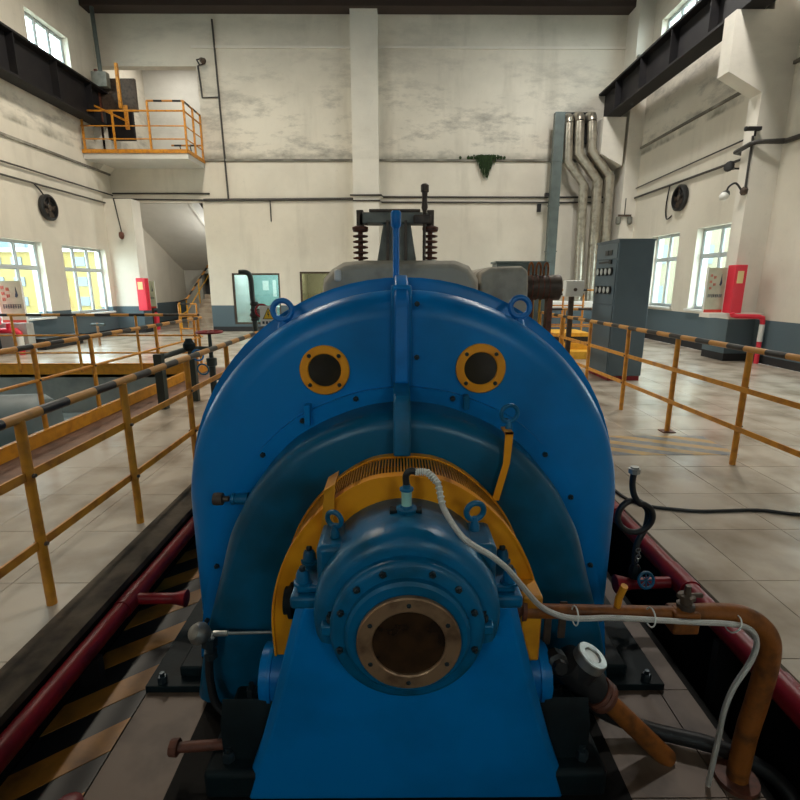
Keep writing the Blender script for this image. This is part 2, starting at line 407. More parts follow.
# crane runway beams (I sections with stiffeners)
def crane_beam(x, z0, z1, y0, y1, label, sgn):
    t = thing('crane_runway_beam', label, 'steel beam', (x, y0, z0))
    part('flange', MB().box(x-.22, x+.22, y0, y1, z0, z0+.05), 'beam', t)
    part('flange', MB().box(x-.22, x+.22, y0, y1, z1-.05, z1), 'beam', t)
    part('web', MB().box(x-.02, x+.02, y0, y1, z0+.05, z1-.05), 'beam', t)
    y = y0+.02
    while y < y1:
        part('stiffener', MB().box(x-.2, x+.2, y, y+.03, z0+.05, z1-.05), 'beam', t); y += 1.5
    part('crane_rail', MB().box(x-.04, x+.04, y0, y1, z1, z1+.1), 'beam', t)
crane_beam(6.55, 6.52, 7.38, 1.0, 17.25, 'long dark steel crane beam along the right wall', 1)
crane_beam(-9.02, 6.27, 7.28, 1.0, 17.0, 'long dark steel crane beam along the left wall', -1)

# roof steel
struct('roof_beam_back', MB().box(XL, XR, YB-.5, YB-.02, 9.55, ZC), 'roof', label='dark roof edge beam over the back wall')
for y in (3, 7, 11, 15):
    struct('roof_truss', MB().box(XL, XR, y-.1, y+.1, 9.3, 9.5).box(XL, XR, y-.08, y+.08, 9.62, ZC), 'roof', label='dark steel roof truss under the ceiling')

# windows
wn = [0]
def window_x(x, side, y0, y1, z0, z1, cols=2, transom=True):
    """side +1: wall lies at +x"""
    wn[0] += 1
    xa, xb = (x+side*.16, x+side*.22); xa, xb = min(xa, xb), max(xa, xb); f = .05
    b = MB().box(xa, xb, y0, y1, z0, z0+f).box(xa, xb, y0, y1, z1-f, z1).box(xa, xb, y0, y0+f, z0+f, z1-f).box(xa, xb, y1-f, y1, z0+f, z1-f)
    r = struct('window_%d' % wn[0], b, 'frame')
    zt = z0+(z1-z0)*.66
    if transom: part('transom', MB().box(xa, xb, y0+f, y1-f, zt-.03, zt+.03), 'frame', r)
    wid = (y1-y0-2*f)/cols
    for i in range(1, cols): part('mullion', MB().box(xa-.005, xb+.005, y0+f+wid*i-.03, y0+f+wid*i+.03, z0+f, z1-f), 'frame', r)
    xm = (xa+xb)/2
    for i in range(cols):
        a, c = y0+f+wid*i+(.03 if i else 0), y0+f+wid*(i+1)-(.03 if i < cols-1 else 0)
        for d, e in (((z0+f, zt-.03), (zt+.03, z1-f)) if transom else ((z0+f, z1-f),)):
            part('sash', MB().box(xm-.015, xm+.015, a, c, d, d+.025).box(xm-.015, xm+.015, a, c, e-.025, e).box(xm-.015, xm+.015, a, a+.025, d+.025, e-.025).box(xm-.015, xm+.015, c-.025, c, d+.025, e-.025), 'frame', r)
            part('pane', MB().box(xm-.003, xm+.003, a+.025, c-.025, d+.025, e-.025), 'glass', r)
    xs = (x-side*.07, x+side*.16)
    part('sill', MB().box(min(xs), max(xs), y0-.06, y1+.06, z0-.05, z0), 'white', r)
    portal((x+side*.36, (y0+y1)/2, (z0+z1)/2), (0, PI/2 if side > 0 else -PI/2, 0), z1-z0, y1-y0)
for h in LW: window_x(XL, -1, *h, cols=3)
for h in LU: window_x(XL, -1, *h, cols=3, transom=False)
for h in RW: window_x(XR, 1, *h, cols=2)
for h in RU: window_x(XR, 1, *h, cols=3, transom=False)

for x0, x1, z0, z1 in FILL_FW:  # added fill openings behind the camera, letting sky light onto the machine
    wn[0] += 1
    r = struct('window_%d' % wn[0], MB().box(x0, x1, YF-.2, YF-.14, z0, z0+.05).box(x0, x1, YF-.2, YF-.14, z1-.05, z1).box(x0, x0+.05, YF-.2, YF-.14, z0+.05, z1-.05).box(x1-.05, x1, YF-.2, YF-.14, z0+.05, z1-.05), 'frame')
    part('pane', MB().box(x0+.05, x1-.05, YF-.173, YF-.167, z0+.05, z1-.05), 'glass', r)
    portal(((x0+x1)/2, YF-.32, (z0+z1)/2), (PI/2, 0, 0), x1-x0, z1-z0)

# outdoors: ground and the buildings seen through the windows
struct('ground_outside', MB().box(-60, XL-.36, -20, 60, -.3, -.1).box(XR+.36, 60, -20, 60, -.3, -.1), 'ground_out')
def far_house(name, label, x0, x1, y, h, m, rows, cols):
    t = thing(name, label, 'building', ((x0+x1)/2, y, -.1))
    part('facade', MB().box(x0, x1, y, y+5, -.1, h), m, t)
    part('roof_edge', MB().box(x0-.2, x1+.2, y-.2, y+5.2, h, h+.2), 'white', t)
    dx = (x1-x0)/cols; dz = h/rows
    for i in range(cols):
        for j in range(rows):
            a = x0+dx*(i+.25); z = dz*(j+.3)
            part('window', MB().box(a, a+dx*.5, y-.06, y, z, z+dz*.45), 'pane_far', t)
far_house('yellow_building', 'yellow building with rows of windows seen through the left windows', -30, -13, 30, 3.4, 'yellow_building', 3, 14)
far_house('pale_building', 'tall pale building behind the yellow one outside', -42, -14, 44, 7.5, 'pale_building', 4, 10)
far_house('cream_building', 'cream building seen through the right windows', 9.5, 26, 26, 6.0, 'cream_building', 3, 7)

# staircase hall behind the back wall, and the upper recess
struct('floor_stair_hall', MB().box(XL, -5.7, YB, 24.5, -.15, 0), 'tile')
wall_y('wall_stair_end', 22.4, .3, XL, -5.7, 0, ZC, [(-8.55, -7.2, 0, 2.05)], 'wall_plain')
struct('wall_stair_side', MB().box(-5.9, -5.7, YB+.3, 24.6, 0, ZC), 'wall_plain')
struct('wall_stair_niche', MB().box(XL-.35, -5.7, 24.5, 24.6, 0, 2.8).box(XL-.35, XL, 22.4, 24.5, 0, 2.8).box(XL-.35, -5.7, 22.7, 24.6, 2.7, 2.8), 'grey_wall')
struct('floor_upper_landing', MB().box(XL, -5.9, YB+.3, 20.4, 5.3, 5.5), 'wall_plain')
struct('wall_upper_recess', MB().box(XL, -5.9, 20.4, 20.6, 5.5, ZC).box(-5.9, -5.7, YB+.3, 20.6, 5.5, 9.4), 'wall_plain')
recess_fill = bpy.data.lights.new('recess_fill_light', 'AREA'); recess_fill.size = .6; recess_fill.energy = 30; recess_fill.color = (1, .95, .84)  # added light above the view, brightening the upper recess
_p = bpy.data.objects.new('recess_fill_light', recess_fill); _p.location = (-7.7, 18.8, 9.3); COL.objects.link(_p)
_h = bpy.data.lights.new('stair_hall_fill_light', 'AREA'); _h.size = .5; _h.energy = 15; _h.color = (1, .96, .88)  # added light hidden behind the back wall, lifting the lower stair hall
_ho = bpy.data.objects.new('stair_hall_fill_light', _h); _ho.location = (-6.0, 18.6, 3.0); _ho.rotation_euler = (0, PI/2, 0); COL.objects.link(_ho)
sf = thing('staircase', 'pale sloping concrete stair flight seen from below in the left opening', 'stairs', (-7.9, 20, 2.2))
part('soffit_slab', MB().prism_x([(17.7, 4.22), (22.3, 2.2), (22.3, 2.45), (17.7, 4.47)], XL+.002, -6.95), 'wall_plain', sf)
part('stringer', MB().prism_x([(17.62, 4.18), (22.35, 2.12), (22.35, 2.55), (17.62, 4.6)], -6.95, -6.85), 'white', sf)
for k in range(6):
    y = 17.9+k*.7; z = 4.47-(y-17.7)*.44
    part('baluster', MB().cyl((-6.88, y, z), (-6.88, y, z+.8), .018, 6), 'brownsteel', sf)
part('handrail', MB().tube([(-6.88, 17.8, 5.25), (-6.88, 22.2, 3.3)], .025, 8), 'brownsteel', sf)
lf = thing('lower_stair_flight', 'short lower flight of beige steps in the stair opening', 'stairs', (-7.3, 20.5, 0))
for k in range(7):
    part('step', MB().box(-7.75, -6.0, 18.6+k*.3, 21.0, k*.17, (k+1)*.17), 'tile', lf)
rl = thing('stair_railing', 'yellow stair railing with sloped black and yellow handrail', 'railing', (-7.8, 18.5, 0))
part('handrail', MB().tube([(-7.95, 18.3, .95), (-7.85, 18.9, 1.05), (-7.85, 22.3, 2.85)], .035, 8), 'striped_z', rl)
for y, z in ((18.3, .95), (18.9, 1.05), (20.2, 1.75), (21.6, 2.45)):
    part('post', MB().cyl((-7.87, y, 0), (-7.87, y, z), .028, 8), 'deep_yellow', rl)
part('mid_rail', MB().tube([(-7.87, 18.3, .5), (-7.87, 18.9, .6), (-7.87, 22, 2.3)], .02, 8), 'deep_yellow', rl)

# offices behind the internal windows
for i, (hx, lampcol, en, wm) in enumerate(((OFF1, (.88, 1.0, .97), 34, 'teal'), (OFF2, (1, .9, .62), 50, 'cream_building'))):
    xa, xb = hx[0]-.25, hx[1]+(.22 if i == 0 else .5)
    struct('wall_office_%d' % (i+1), MB().box(xa-.1, xa, YB+.3, YB+3, 0, 2.6).box(xb, xb+.1, YB+.3, YB+3, 0, 2.6).box(xa-.1, xb+.1, YB+3, YB+3.1, 0, 2.6).box(xa-.1, xb+.1, YB+.3, YB+3.1, 2.6, 2.7), wm)
    struct('floor_office_%d' % (i+1), MB().box(xa, xb, YB+.3, YB+3, -.1, 0), 'tile')
    l = bpy.data.lights.new('office_ceiling_lamp', 'AREA'); l.size = .8; l.energy = en; l.color = lampcol
    lo = bpy.data.objects.new('office_ceiling_lamp', l); lo.location = ((xa+xb)/2, YB+1.5, 2.55); COL.objects.link(lo)
    wn[0] += 1
    f = .06; x0, x1, z0, z1 = hx
    r = struct('window_%d' % wn[0], MB().box(x0, x1, YB+.04, YB+.12, z0, z0+f).box(x0, x1, YB+.04, YB+.12, z1-f, z1).box(x0, x0+f, YB+.04, YB+.12, z0+f, z1-f).box(x1-f, x1, YB+.04, YB+.12, z0+f, z1-f), 'brownsteel')
    part('pane', MB().box(x0+f, x1-f, YB+.075, YB+.085, z0+f, z1-f), 'glass', r)
t = thing('office_desk', 'white office desk behind the teal lit inner window', 'desk', (-4.7, 19.2, 0))
part('desk_top', MB().box(-5.4, -3.9, 18.9, 19.6, .72, .76), 'white', t)
for x in (-5.3, -4.0): part('leg', MB().box(x-.03, x+.03, 18.95, 19.55, 0, .72), 'white', t)
for x, which in ((-4.95, 'leftmost'), (-4.55, 'middle'), (-4.3, 'rightmost')):
    tag(part('wall_paper_sheet', MB().box(x, x+.13, YB+2.97, YB+2.998, 1.1, 1.75), 'sign_white'), which+' white paper strip on the teal office wall behind the inner window', 'paper', 'paper strips on the office wall')
tag(part('wall_notice', MB().box(-5.35, -5.12, YB+2.97, YB+2.998, 1.35, 1.72), 'sign_white'), 'small white notice on the left of the office wall', 'notice')

# ------------------------------------------------------------------ floors
PX0, PX1 = -1.5, 1.62          # machine pit
QX0, QX1, QY0, QY1 = -8.6, -3.52, 3.0, 9.25    # left sunken bay
F = struct('floor', MB().box(XL, QX0, YF, YB, -.12, -.012).box(QX0, QX1, YF, QY0, -.12, -.012).box(QX0, QX1, QY1, YB, -.12, -.012)
    .box(QX1, PX0-.18, YF, YB, -.12, -.012).box(PX0-.18, PX1+.03, 6.5, YB, -.12, -.012).box(PX1+.03, XR, YF, YB, -.12, -.012), 'grout')
P_ = .585; g = .0025
def tile_mesh(): return MB().box(-P_/2+g, P_/2-g, -P_/2+g, P_/2-g, -.012, 0)
far = MB(); cnt = 0
def in_floor(x0, x1, y0, y1):
    if y1 <= 6.5 and x1 > PX0-.18 and x0 < PX1+.03: return False
    if y1 > QY0 and y0 < QY1 and x1 > QX0 and x0 < QX1: return False
    return True
cand = []
for i in range(-19, 13):
    for j in range(-8, 27):
        cx = 1.98+P_*(i+.5); cy = 2.43+P_*(j+.5); cand.append((i, j, cx, cy))
for i, j, cx, cy in sorted(cand, key=lambda c: c[2]**2+c[3]**2):
    x0, x1, y0, y1 = cx-P_/2, cx+P_/2, cy-P_/2, cy+P_/2
    x0 = max(x0, XL); x1 = min(x1, XR); y1 = min(y1, YB)
    if x1-x0 < .05 or y1-y0 < .05: continue
    # clip against the pits
    if y0 < 6.5:
        if x0 < PX1+.03 < x1 and cx > 0: x0 = PX1+.03
        if x0 < PX0-.18 < x1 and cx < 0: x1 = PX0-.18
        if x1 <= PX1+.031 and x0 >= PX0-.181:
            if y1 <= 6.5: continue
            y0 = 6.5
    if y1 > QY0 and y0 < QY1 and x1 > QX0 and x0 < QX1:
        if x0 < QX1 < x1: x0 = QX1
        elif x0 < QX0 < x1: x1 = QX0
        elif y0 < QY0: y1 = QY0
        elif y1 > QY1: y0 = QY1
        else: continue
    if x1-x0 < .03 or y1-y0 < .03: continue
    near = cy < 8.2 and cy > .9 and abs(cx) < cy*1.0+.9 and cnt < 290
    full = x1-x0 > P_-.001 and y1-y0 > P_-.001
    if near:
        cnt += 1
        if full: inst('tile', 'floor_tile', tile_mesh, 'tile', (cx, cy, 0), F)
        else: part('tile', MB().box(x0+g, x1-g, y0+g, y1-g, -.012, 0), 'tile', F)
    else: far.box(x0+g, x1-g, y0+g, y1-g, -.012, 0)
part('tiling', far, 'tile', F, kind='stuff')

# machine pit
PF = struct('floor_pit', MB().box(PX0-.2, 1.40, YF, 6.6, -.4, -.262).box(1.40, PX1+.1, YF, 6.6, -.8, -.6), 'oil')
struct('wall_pit_left', MB().box(PX0-.18, PX0-.02, YF, 6.5, -.262, -.015), 'oil')
struct('wall_pit_right', MB().box(1.62, PX1+.03, YF, 6.5, -.6, -.012), 'oil')
struct('wall_pit_back', MB().box(PX0-.18, PX1+.03, 6.5, 6.6, -.6, -.013), 'oil')
struct('wall_trench', MB().box(1.36, 1.40, YF, 6.5, -.6, -.263), 'oil')
kl = struct('kerb_left', MB().box(PX0-.19, PX0, YF, 6.5, -.03, .006), 'kerb', label='dirty dark concrete kerb along the left of the machine pit')
struct('wall_pit_end', MB().box(PX0-.18, PX1+.1, YF-.1, YF, -.8, -.013), 'oil')
struct('kerb_right', MB().box(PX1-.02, PX1+.035, YF, 6.5, -.03, .006), 'kerb', label='thin brown kerb along the right of the machine pit')
# pit tiles
k = 0
for yy in range(-2, 12):
    y0 = 1.44+(yy-1)*.5
    for (xa, xb) in ((-1.165, -.86), (.86, 1.22), (1.22, 1.36)):
        part('tile', MB().box(xa+g, xb-g, y0+g, y0+.5-g, -.262, -.25), 'tile_pit', PF)
for y0 in (-.5, .0, .5, 1.0): pass
# striped warning plates on the left of the pit
SP = thing('striped_walkway', 'black and yellow striped walkway strip left of the blue machine', 'walkway', (-1.33, 1.5, -.262))
part('plate', MB().box(-1.5, -1.168, .2, 6.4, -.262, -.25), 'black', SP)
def clip_poly(poly, ax, val, keep_greater):
    out = []
    for i in range(len(poly)):
        a, b = poly[i], poly[(i+1) % len(poly)]
        ia = (a[ax] >= val) == keep_greater; ib = (b[ax] >= val) == keep_greater
        if ia: out.append(a)
        if ia != ib:
            t = (val-a[ax])/(b[ax]-a[ax]); out.append((a[0]+(b[0]-a[0])*t, a[1]+(b[1]-a[1])*t))
    return out
def stripe(name, parent, m, poly, z):
    part(name, MB().rings([[(x, y, z) for x, y in poly], [(x, y, z+.003) for x, y in poly]]), m, parent)
M['stripe_yellow'] = mat('floor_yellow_paint', (.42, .17, .025), .45, col2=(.20, .085, .02), vscale=7)
for k in range(-3, 14):
    yr = 1.801+.328*(k); xr, xl = -1.168, -1.5; sl = .80
    # a yellow stripe between two black ones: right edge yr-.155..yr
    poly = [(xr, yr-.158), (xr, yr), (xl, yr-sl*.332), (xl, yr-.158-sl*.332)]
    stripe('yellow_stripe', SP, 'stripe_yellow', poly, -.25)

# hatch painted on the hall floor, right
HZ = thing('floor_hazard_marking', 'yellow and grey blue striped patch painted on the right floor', 'floor marking', (2.65, 4.8, 0))
HX0, HX1, HY0, HY1 = 2.06, 3.28, 4.49, 5.10
M['hatch_yellow'] = mat('worn_yellow_floor_paint', (.56, .36, .13), .4, col2=(.42, .31, .2), vscale=12)
M['hatch_grey'] = mat('worn_grey_floor_paint', (.19, .20, .22), .4, col2=(.34, .31, .28), vscale=12)
for k in range(-6, 10):
    for q, (nm, mm) in enumerate((('yellow_stripe', 'hatch_yellow'), ('grey_stripe', 'hatch_grey'))):
        y = 4.3+k*.27+q*.135
        poly = [(1.9, y+.42), (1.9, y+.135+.42), (3.5, y+.135-.42), (3.5, y-.42)]
        for ax, v, kg in ((0, HX0, True), (0, HX1, False), (1, HY0, True), (1, HY1, False)):
            if poly: poly = clip_poly(poly, ax, v, kg)
        if len(poly) > 2: stripe(nm, HZ, mm, poly, .0005)
# sunken bay on the left
struct('floor_bay', MB().box(QX0-.2, QX1+.1, QY0-.2, QY1+.2, -.95, -.8), 'pitgrey')
struct('wall_bay', MB().box(QX0-.2, QX0, QY0-.2, QY1+.2, -.8, -.013).box(QX1, QX1+.1, QY0-.2, QY1+.2, -.8, -.013).box(QX0, QX1, QY1, QY1+.2, -.8, -.013).box(QX0, QX1, QY0-.2, QY0, -.8, -.013), 'concrete')
struct('kerb_bay', MB().box(QX1-.02, QX1+.36, YF, QY1+.2, -.01, .03), 'kerbbrown', label='low brown concrete kerb beside the sunken bay')
tp = thing('toe_plate', 'long yellow toe plate along the near edge of the sunken bay', 'toe plate', (QX1, 5, 0))
part('plate', MB().box(QX1-.03, QX1-.015, 1.5, QY1, -.02, .16), 'yellow', tp)
part('top_lip', MB().box(QX1-.05, QX1, 1.5, QY1, .16, .172), 'yellow', tp)
tp = thing('toe_plate', 'yellow toe plate across the far edge of the sunken bay', 'toe plate', (-6, QY1, 0))
part('plate', MB().box(QX0, QX1, QY1-.03, QY1-.015, -.06, .14), 'yellow', tp)
part('top_lip', MB().box(QX0, QX1, QY1-.05, QY1, .14, .152), 'yellow', tp)
# machinery down in the bay
t = thing('sunken_tank', 'grey horizontal tank lying in the sunken bay', 'tank', (-6.2, 6.5, -.8))
part('shell', MB().lathe((-7.9, 6.2, -.32), (1, .15, 0), [(0, .2), (.06, .38), (.15, .45), (3.0, .45), (3.1, .38), (3.15, .2)], 28), 'pitgrey', t)
for x in (-7.3, -5.6): part('saddle', MB().box(x-.1, x+.1, 6.0+(.15*(x+7.9)), 6.5+(.15*(x+7.9)), -.8, -.55), 'pitgrey', t)

# ------------------------------------------------------------------ generator (big blue machine)
MX = .03
G = thing('generator', 'big rounded blue generator casing filling the middle of the hall', 'generator', (MX, 2.4, -.22))
def mo(pts, ox=MX): return [(x+ox, z) for x, z in pts]
def arch(R, zc=.575, zb=-.2, n=40, fl=.0):
    pts = []
    for i in range(n+1):
        a = PI*i/n; pts.append((-R*math.cos(a), zc+R*math.sin(a)))
    return [(-R-fl, zb)] + pts + [(R+fl, zb)]
def ring_at(pts, y): return [(x+MX, y, z) for x, z in pts]
R0 = 1.0
shell = MB().rings([ring_at(arch(R0-d), y) for y, d in ((2.085, .115), (2.088, .09), (2.10, .055), (2.125, .022), (2.16, .004), (2.20, 0), (2.32, 0))])
part('front_shell', shell, 'blue', G, sharp=50)
part('body_shell', MB().rings([ring_at(arch(.97), 2.32), ring_at(arch(.97), 3.5)]), 'blue', G)
part('rear_rim', MB().rings([ring_at(arch(a), y) for y, a in ((2.32, 1.035), (2.33, 1.055), (2.40, 1.055), (2.41, 1.035))]), 'blue', G, sharp=60)
part('rear_rim', MB().rings([ring_at(arch(1.05), 3.42), ring_at(arch(1.05), 3.5)]), 'blue', G)
# hood: second stage in front
BO = outline([(0, 1.115), (.155, 1.095), (.30, 1.045), (.40, .995), (.475, .945), (.56, .86), (.635, .765), (.69, .665), (.735, .57), (.79, .38), (.845, .2), (.89, .03), (.935, -.2)], 5)
hood = MB()
rr = []
for y, d in ((2.086, -.0), (1.93, .0), (1.895, .004), (1.87, .014), (1.852, .032), (1.842, .06)):
    rr.append([(x+MX, y, z) for x, z in inset(BO, d)])
rr.append([(x+MX, 1.85, z) for x, z in inset(BO, .16)])
hood.rings(rr)
part('hood', hood, 'hood_blue', G, sharp=60)
FL = outline([(0, 1.176), (.18, 1.153), (.33, 1.102), (.475, 1.03), (.593, .93), (.689, .818), (.766, .68), (.843, .469), (.909, .253), (.955, .05), (.985, -.2)], 5)
fl = MB(); a_ = mo(FL); b_ = mo(inset(FL, .12))
for i in range(len(a_)-1):
    q = [a_[i], a_[i+1], b_[i+1], b_[i]]
    fl.rings([[(x, 2.058, z) for x, z in q], [(x, 2.09, z) for x, z in q]])
part('hood_flange', fl, 'blue', G, sharp=60)
inn = inset(FL, .022)
L_ = len(inn)
for f_ in (.05, .12, .20, .28, .36, .44, .56, .64, .72, .80, .88, .95):
    x, z = inn[int(f_*(L_-1))]
    bolt((x+MX, 2.057, z), '-y', .012, G, .012)
# centre rib, upper and lower, with side flanges
UR = MB()
def rib(mb, w, ys): # list of (y,z) side profile
    mb.prism_x(ys, MX-.012-w/2, MX-.012+w/2)
rib(UR, .058, [(2.32, 1.64), (2.13, 1.605), (2.05, 1.55), (2.025, 1.50), (2.02, 1.2), (2.05, 1.17), (2.10, 1.17), (2.10, 1.5), (2.2, 1.57), (2.32, 1.58)])
part('upper_rib', UR, 'blue_bright', G, bevel=.008)
part('rib_flange', MB().prism_x([(2.10, 1.60), (2.08, 1.55), (2.068, 1.5), (2.068, 1.17), (2.09, 1.17), (2.09, 1.5), (2.15, 1.58)], MX-.012-.043, MX-.012+.043), 'blue', G, bevel=.01)
LR = MB(); rib(LR, .066, [(2.07, 1.20), (1.85, 1.18), (1.80, 1.13), (1.775, 1.04), (1.77, .965), (1.86, .95), (1.86, 1.10), (2.07, 1.14)])
part('lower_rib', LR, 'blue_teal', G, bevel=.008)
for z in (1.30, 1.52): bolt((MX+.052, 2.066, z), '-y', .012, G, .01)
# small lug plates on the flange
part('lug', MB().box(MX-.425, MX-.40, 2.03, 2.08, 1.01, 1.10), 'blue', G, bevel=.004)
part('lug', MB().box(MX+.25, MX+.275, 2.03, 2.08, 1.08, 1.14), 'blue_teal', G, bevel=.004)
# port holes
for x, z in ((-.338, 1.243), (.325, 1.25)):
    c = (x+MX, 2.085, z)
    r = part('porthole_ring', MB().annulus(c, (0, -1, 0), [(-.01, .070), (-.01, .106), (.012, .106), (.016, .102), (.016, .074), (.012, .070)], 40), 'guard_yellow', G, label='yellow bolted ring around a round dark window')
    part('porthole_glass', MB().lathe(c, (0, -1, 0), [(-.008, .072), (.004, .072)], 40), 'darkglass', r)
    for a in (45, 135, 225, 315):
        a = math.radians(a); bolt((c[0]+.088*math.cos(a), 2.068, c[2]+.088*math.sin(a)), '-y', .009, r, .006)
# lifting eyes
def eye(parent, x, y, z, R, r, m, axis=(0, 1, .35), stem=.04, name='lifting_eye', collar=True):
    a = Vector(axis).normalized()
    e = part(name, MB().torus((x, y, z), a, R, r, 28, 10), m, parent)
    part('eye_stem', MB().lathe((x, y, z-R-stem), (0, 0, 1), [(0, r*1.9), (stem*.5, r*1.7), (stem*.8, r*1.2), (stem+r, r)], 14), m, e)
eye(G, -.507, 2.22, 1.487, .042, .0125, 'blue_bright', (0, 1, -.1), .045)
eye(G, .543, 2.22, 1.50, .042, .0125, 'blue_bright', (0, 1, -.1), .045)
eye(G, .440, 1.875, 1.105, .034, .008, 'blue_teal', (-.2, 1, .1), .03)
part('strap', MB().prism([(.414, 1.045), (.446, 1.045), (.438, .92), (.402, .765), (.374, .765), (.412, .92)], 1.815, 1.823).prism([(.414, 1.045), (.446, 1.045), (.446, 1.037), (.414, 1.037)], 1.815, 1.90), 'guard_yellow', G, label='flat yellow strap hanging from the right lifting eye')
# thermometer pocket on the left of the hood
th = part('pocket_plug', MB().lathe((-.775+MX, 1.98, .70), (1, 0, 0), [(-.045, .020), (-.043, .026), (-.03, .028), (-.005, .026), (-.003, .012), (.02, .012)], 18), 'brownsteel', G)
part('pocket_socket', MB().lathe((-.74+MX, 1.98, .70), (1, 0, 0), [(0, .014), (.001, .024), (.012, .024), (.014, .020), (.07, .028)], 18), 'blue_teal', th)
# yellow guard
GO = outline([(0, .955), (.12, .94), (.235, .878), (.343, .775), (.42, .66), (.468, .53), (.488, .40), (.485, .24)], 5)
gi = inset(GO, .15); gf = MB()
for i in range(len(GO)-1):
    q = [GO[i], GO[i+1], gi[i+1], gi[i]]
    gf.rings([[(x+MX, 1.60, z) for x, z in q], [(x+MX, 1.612, z) for x, z in q]])
part('guard_face', gf, 'guard_yellow', G, label='orange yellow arched guard plate', sharp=60)
def arcband(y0, y1, pts, th):
    b = MB(); o_ = pts; i_ = inset(pts, th)
    for i in range(len(o_)-1):
        q = [o_[i], o_[i+1], i_[i+1], i_[i]]
        b.rings([[(x+MX, y0, z) for x, z in q], [(x+MX, y1, z) for x, z in q]])
    return b
part('guard_edge', arcband(1.592, 1.63, inset(GO, -.006), .008), 'guard_yellow', G, sharp=60)
part('guard_edge', arcband(1.80, 1.835, inset(GO, -.004), .010), 'guard_yellow', G, sharp=60)
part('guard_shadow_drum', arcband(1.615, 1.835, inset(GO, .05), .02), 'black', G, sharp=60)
sl = MB(); acc = 0.0
for i in range(len(GO)-1):
    (xa, za), (xb, zb) = GO[i], GO[i+1]; l = math.hypot(xb-xa, zb-za); tx, tz = (xb-xa)/l, (zb-za)/l
    while acc < l:
        x, z = xa+tx*acc, za+tz*acc; w_ = .0026
        q = [(x-tx*w_, z-tz*w_), (x+tx*w_, z+tz*w_), (x+tx*w_+tz*.006, z+tz*w_-tx*.006), (x-tx*w_+tz*.006, z-tz*w_-tx*.006)]
        sl.rings([[(a+MX, 1.63, b) for a, b in q], [(a+MX, 1.80, b) for a, b in q]]); acc += .0115
    acc -= l
part('guard_grille', sl, 'yellow', G, kind='stuff')
# strap on the left of guard, bent over the edge
part('strap', MB().prism([(-.250, .905), (-.212, .93), (-.222, .80), (-.232, .70), (-.275, .70), (-.262, .80)], 1.575, 1.587).prism([(-.252, .90), (-.212, .928), (-.212, .938), (-.252, .912)], 1.575, 1.70), 'yellow', G, label='short yellow strap in front of the guard on the left')
# base plate under the casing
bp = part('base_plate', MB().box(-1.17, 1.245, 1.935, 4.0, -.25, -.215), 'blue_base', G, bevel=.004)
for xa in (-1.06, .62): part('foot_rail', MB().box(MX+xa, MX+xa+.44, 1.99, 3.6, -.215, -.16), 'blue_base', G, bevel=.01)
for x in (-1.10, -.9, -.7, .8, .95, 1.17):
    bolt((x, 1.965, -.213), 'z', .022, G, .03)
for y in (2.6, 3.0, 3.4):
    for x in (-1.11, 1.17): bolt((x, y, -.213), 'z', .022, G, .03)
# lifting post with forked head behind the rib
LP = thing('blue_lifting_post', 'slim bright blue post with round head standing behind the blue casing', 'post', (MX-.035, 2.62, 1.54))
px = MX-.035
part('post', MB().cyl((px, 2.62, 1.54), (px, 2.62, 1.91), .0165, 14), 'blue_bright', LP)
part('post_head', MB().lathe((px, 2.62, 1.87), (0, 0, 1), [(0, .0165), (.015, .026), (.075, .026), (.085, .020)], 16), 'blue_bright', LP)
# coupling housing and shaft behind the generator
part('end_bell', MB().rings([ring_at(arch(.9-d), y) for y, d in ((3.5, 0), (3.75, 0), (3.85, .1))]), 'blue', G)

# ------------------------------------------------------------------ bearing pedestal in front
B = thing('bearing_pedestal', 'blue bearing pedestal with stepped round cap in front of the generator', 'bearing housing', (MX, 1.6, -.25))
def trap(z, hw): return hw
body = MB()
prof = [(-.24, .60), (-.16, .575), (0, .52), (.2, .462), (.4, .41), (.545, .372), (.56, .366)]
rings = []
for z, hw in prof:
    yf = 1.435 - (.0)
    rings.append([(MX-hw, yf+.03, z), (MX-hw+.03, yf, z), (MX+hw-.03, yf, z), (MX+hw, yf+.03, z), (MX+hw, 1.80, z), (MX-hw, 1.80, z)])
body.rings(rings)
part('pedestal_body', body, 'blue', B, bevel=.006, sharp=30)
part('top_plate', MB().box(MX-.385, MX+.385, 1.43, 1.80, .555, .60), 'blue_teal', B, bevel=.012)
part('cap_plate', MB().box(MX-.365, MX+.365, 1.45, 1.80, .60, .632), 'blue_teal', B, bevel=.01)
# stepped cap
cd = MB().lathe((MX, 0, .575), (0, 1, 0), [(1.338, .215), (1.338, .255), (1.348, .280), (1.375, .296), (1.42, .30), (1.60, .30), (1.64, .285), (1.66, .25)], 56)
bmesh.ops.bisect_plane(cd.b, geom=cd.b.verts[:]+cd.b.edges[:]+cd.b.faces[:], plane_co=(0, 0, .50), plane_no=(0, 0, 1), clear_inner=True)
part('cap_drum', cd, 'blue_teal', B, sharp=60)
part('cap_step', MB().lathe((MX, 0, .57), (0, 1, 0), [(1.298, .17), (1.298, .222), (1.305, .234), (1.312, .238), (1.44, .238)], 56), 'blue_teal', B)
part('seal_flange', MB().lathe((MX, 0, .57), (0, 1, 0), [(1.272, .14), (1.272, .178), (1.280, .188), (1.30, .190)], 56), 'blue_teal', B)
part('neck', MB().lathe((MX, 0, .57), (0, 1, 0), [(1.26, .148), (1.275, .152)], 56), 'blue_teal', B)
er = part('end_ring', MB().annulus((MX+.003, 1.262, .568), (0, -1, 0), [(-.004, .108), (-.004, .155), (.008, .155), (.012, .151), (.012, .112), (.009, .108)], 56), 'brass', B, label='bare bronze coloured ring with six screws')
part('end_glass', MB().lathe((MX+.003, 1.262, .568), (0, -1, 0), [(-.003, .110), (.003, .110)], 48), 'brownglass', er, label='oily brown round glass')
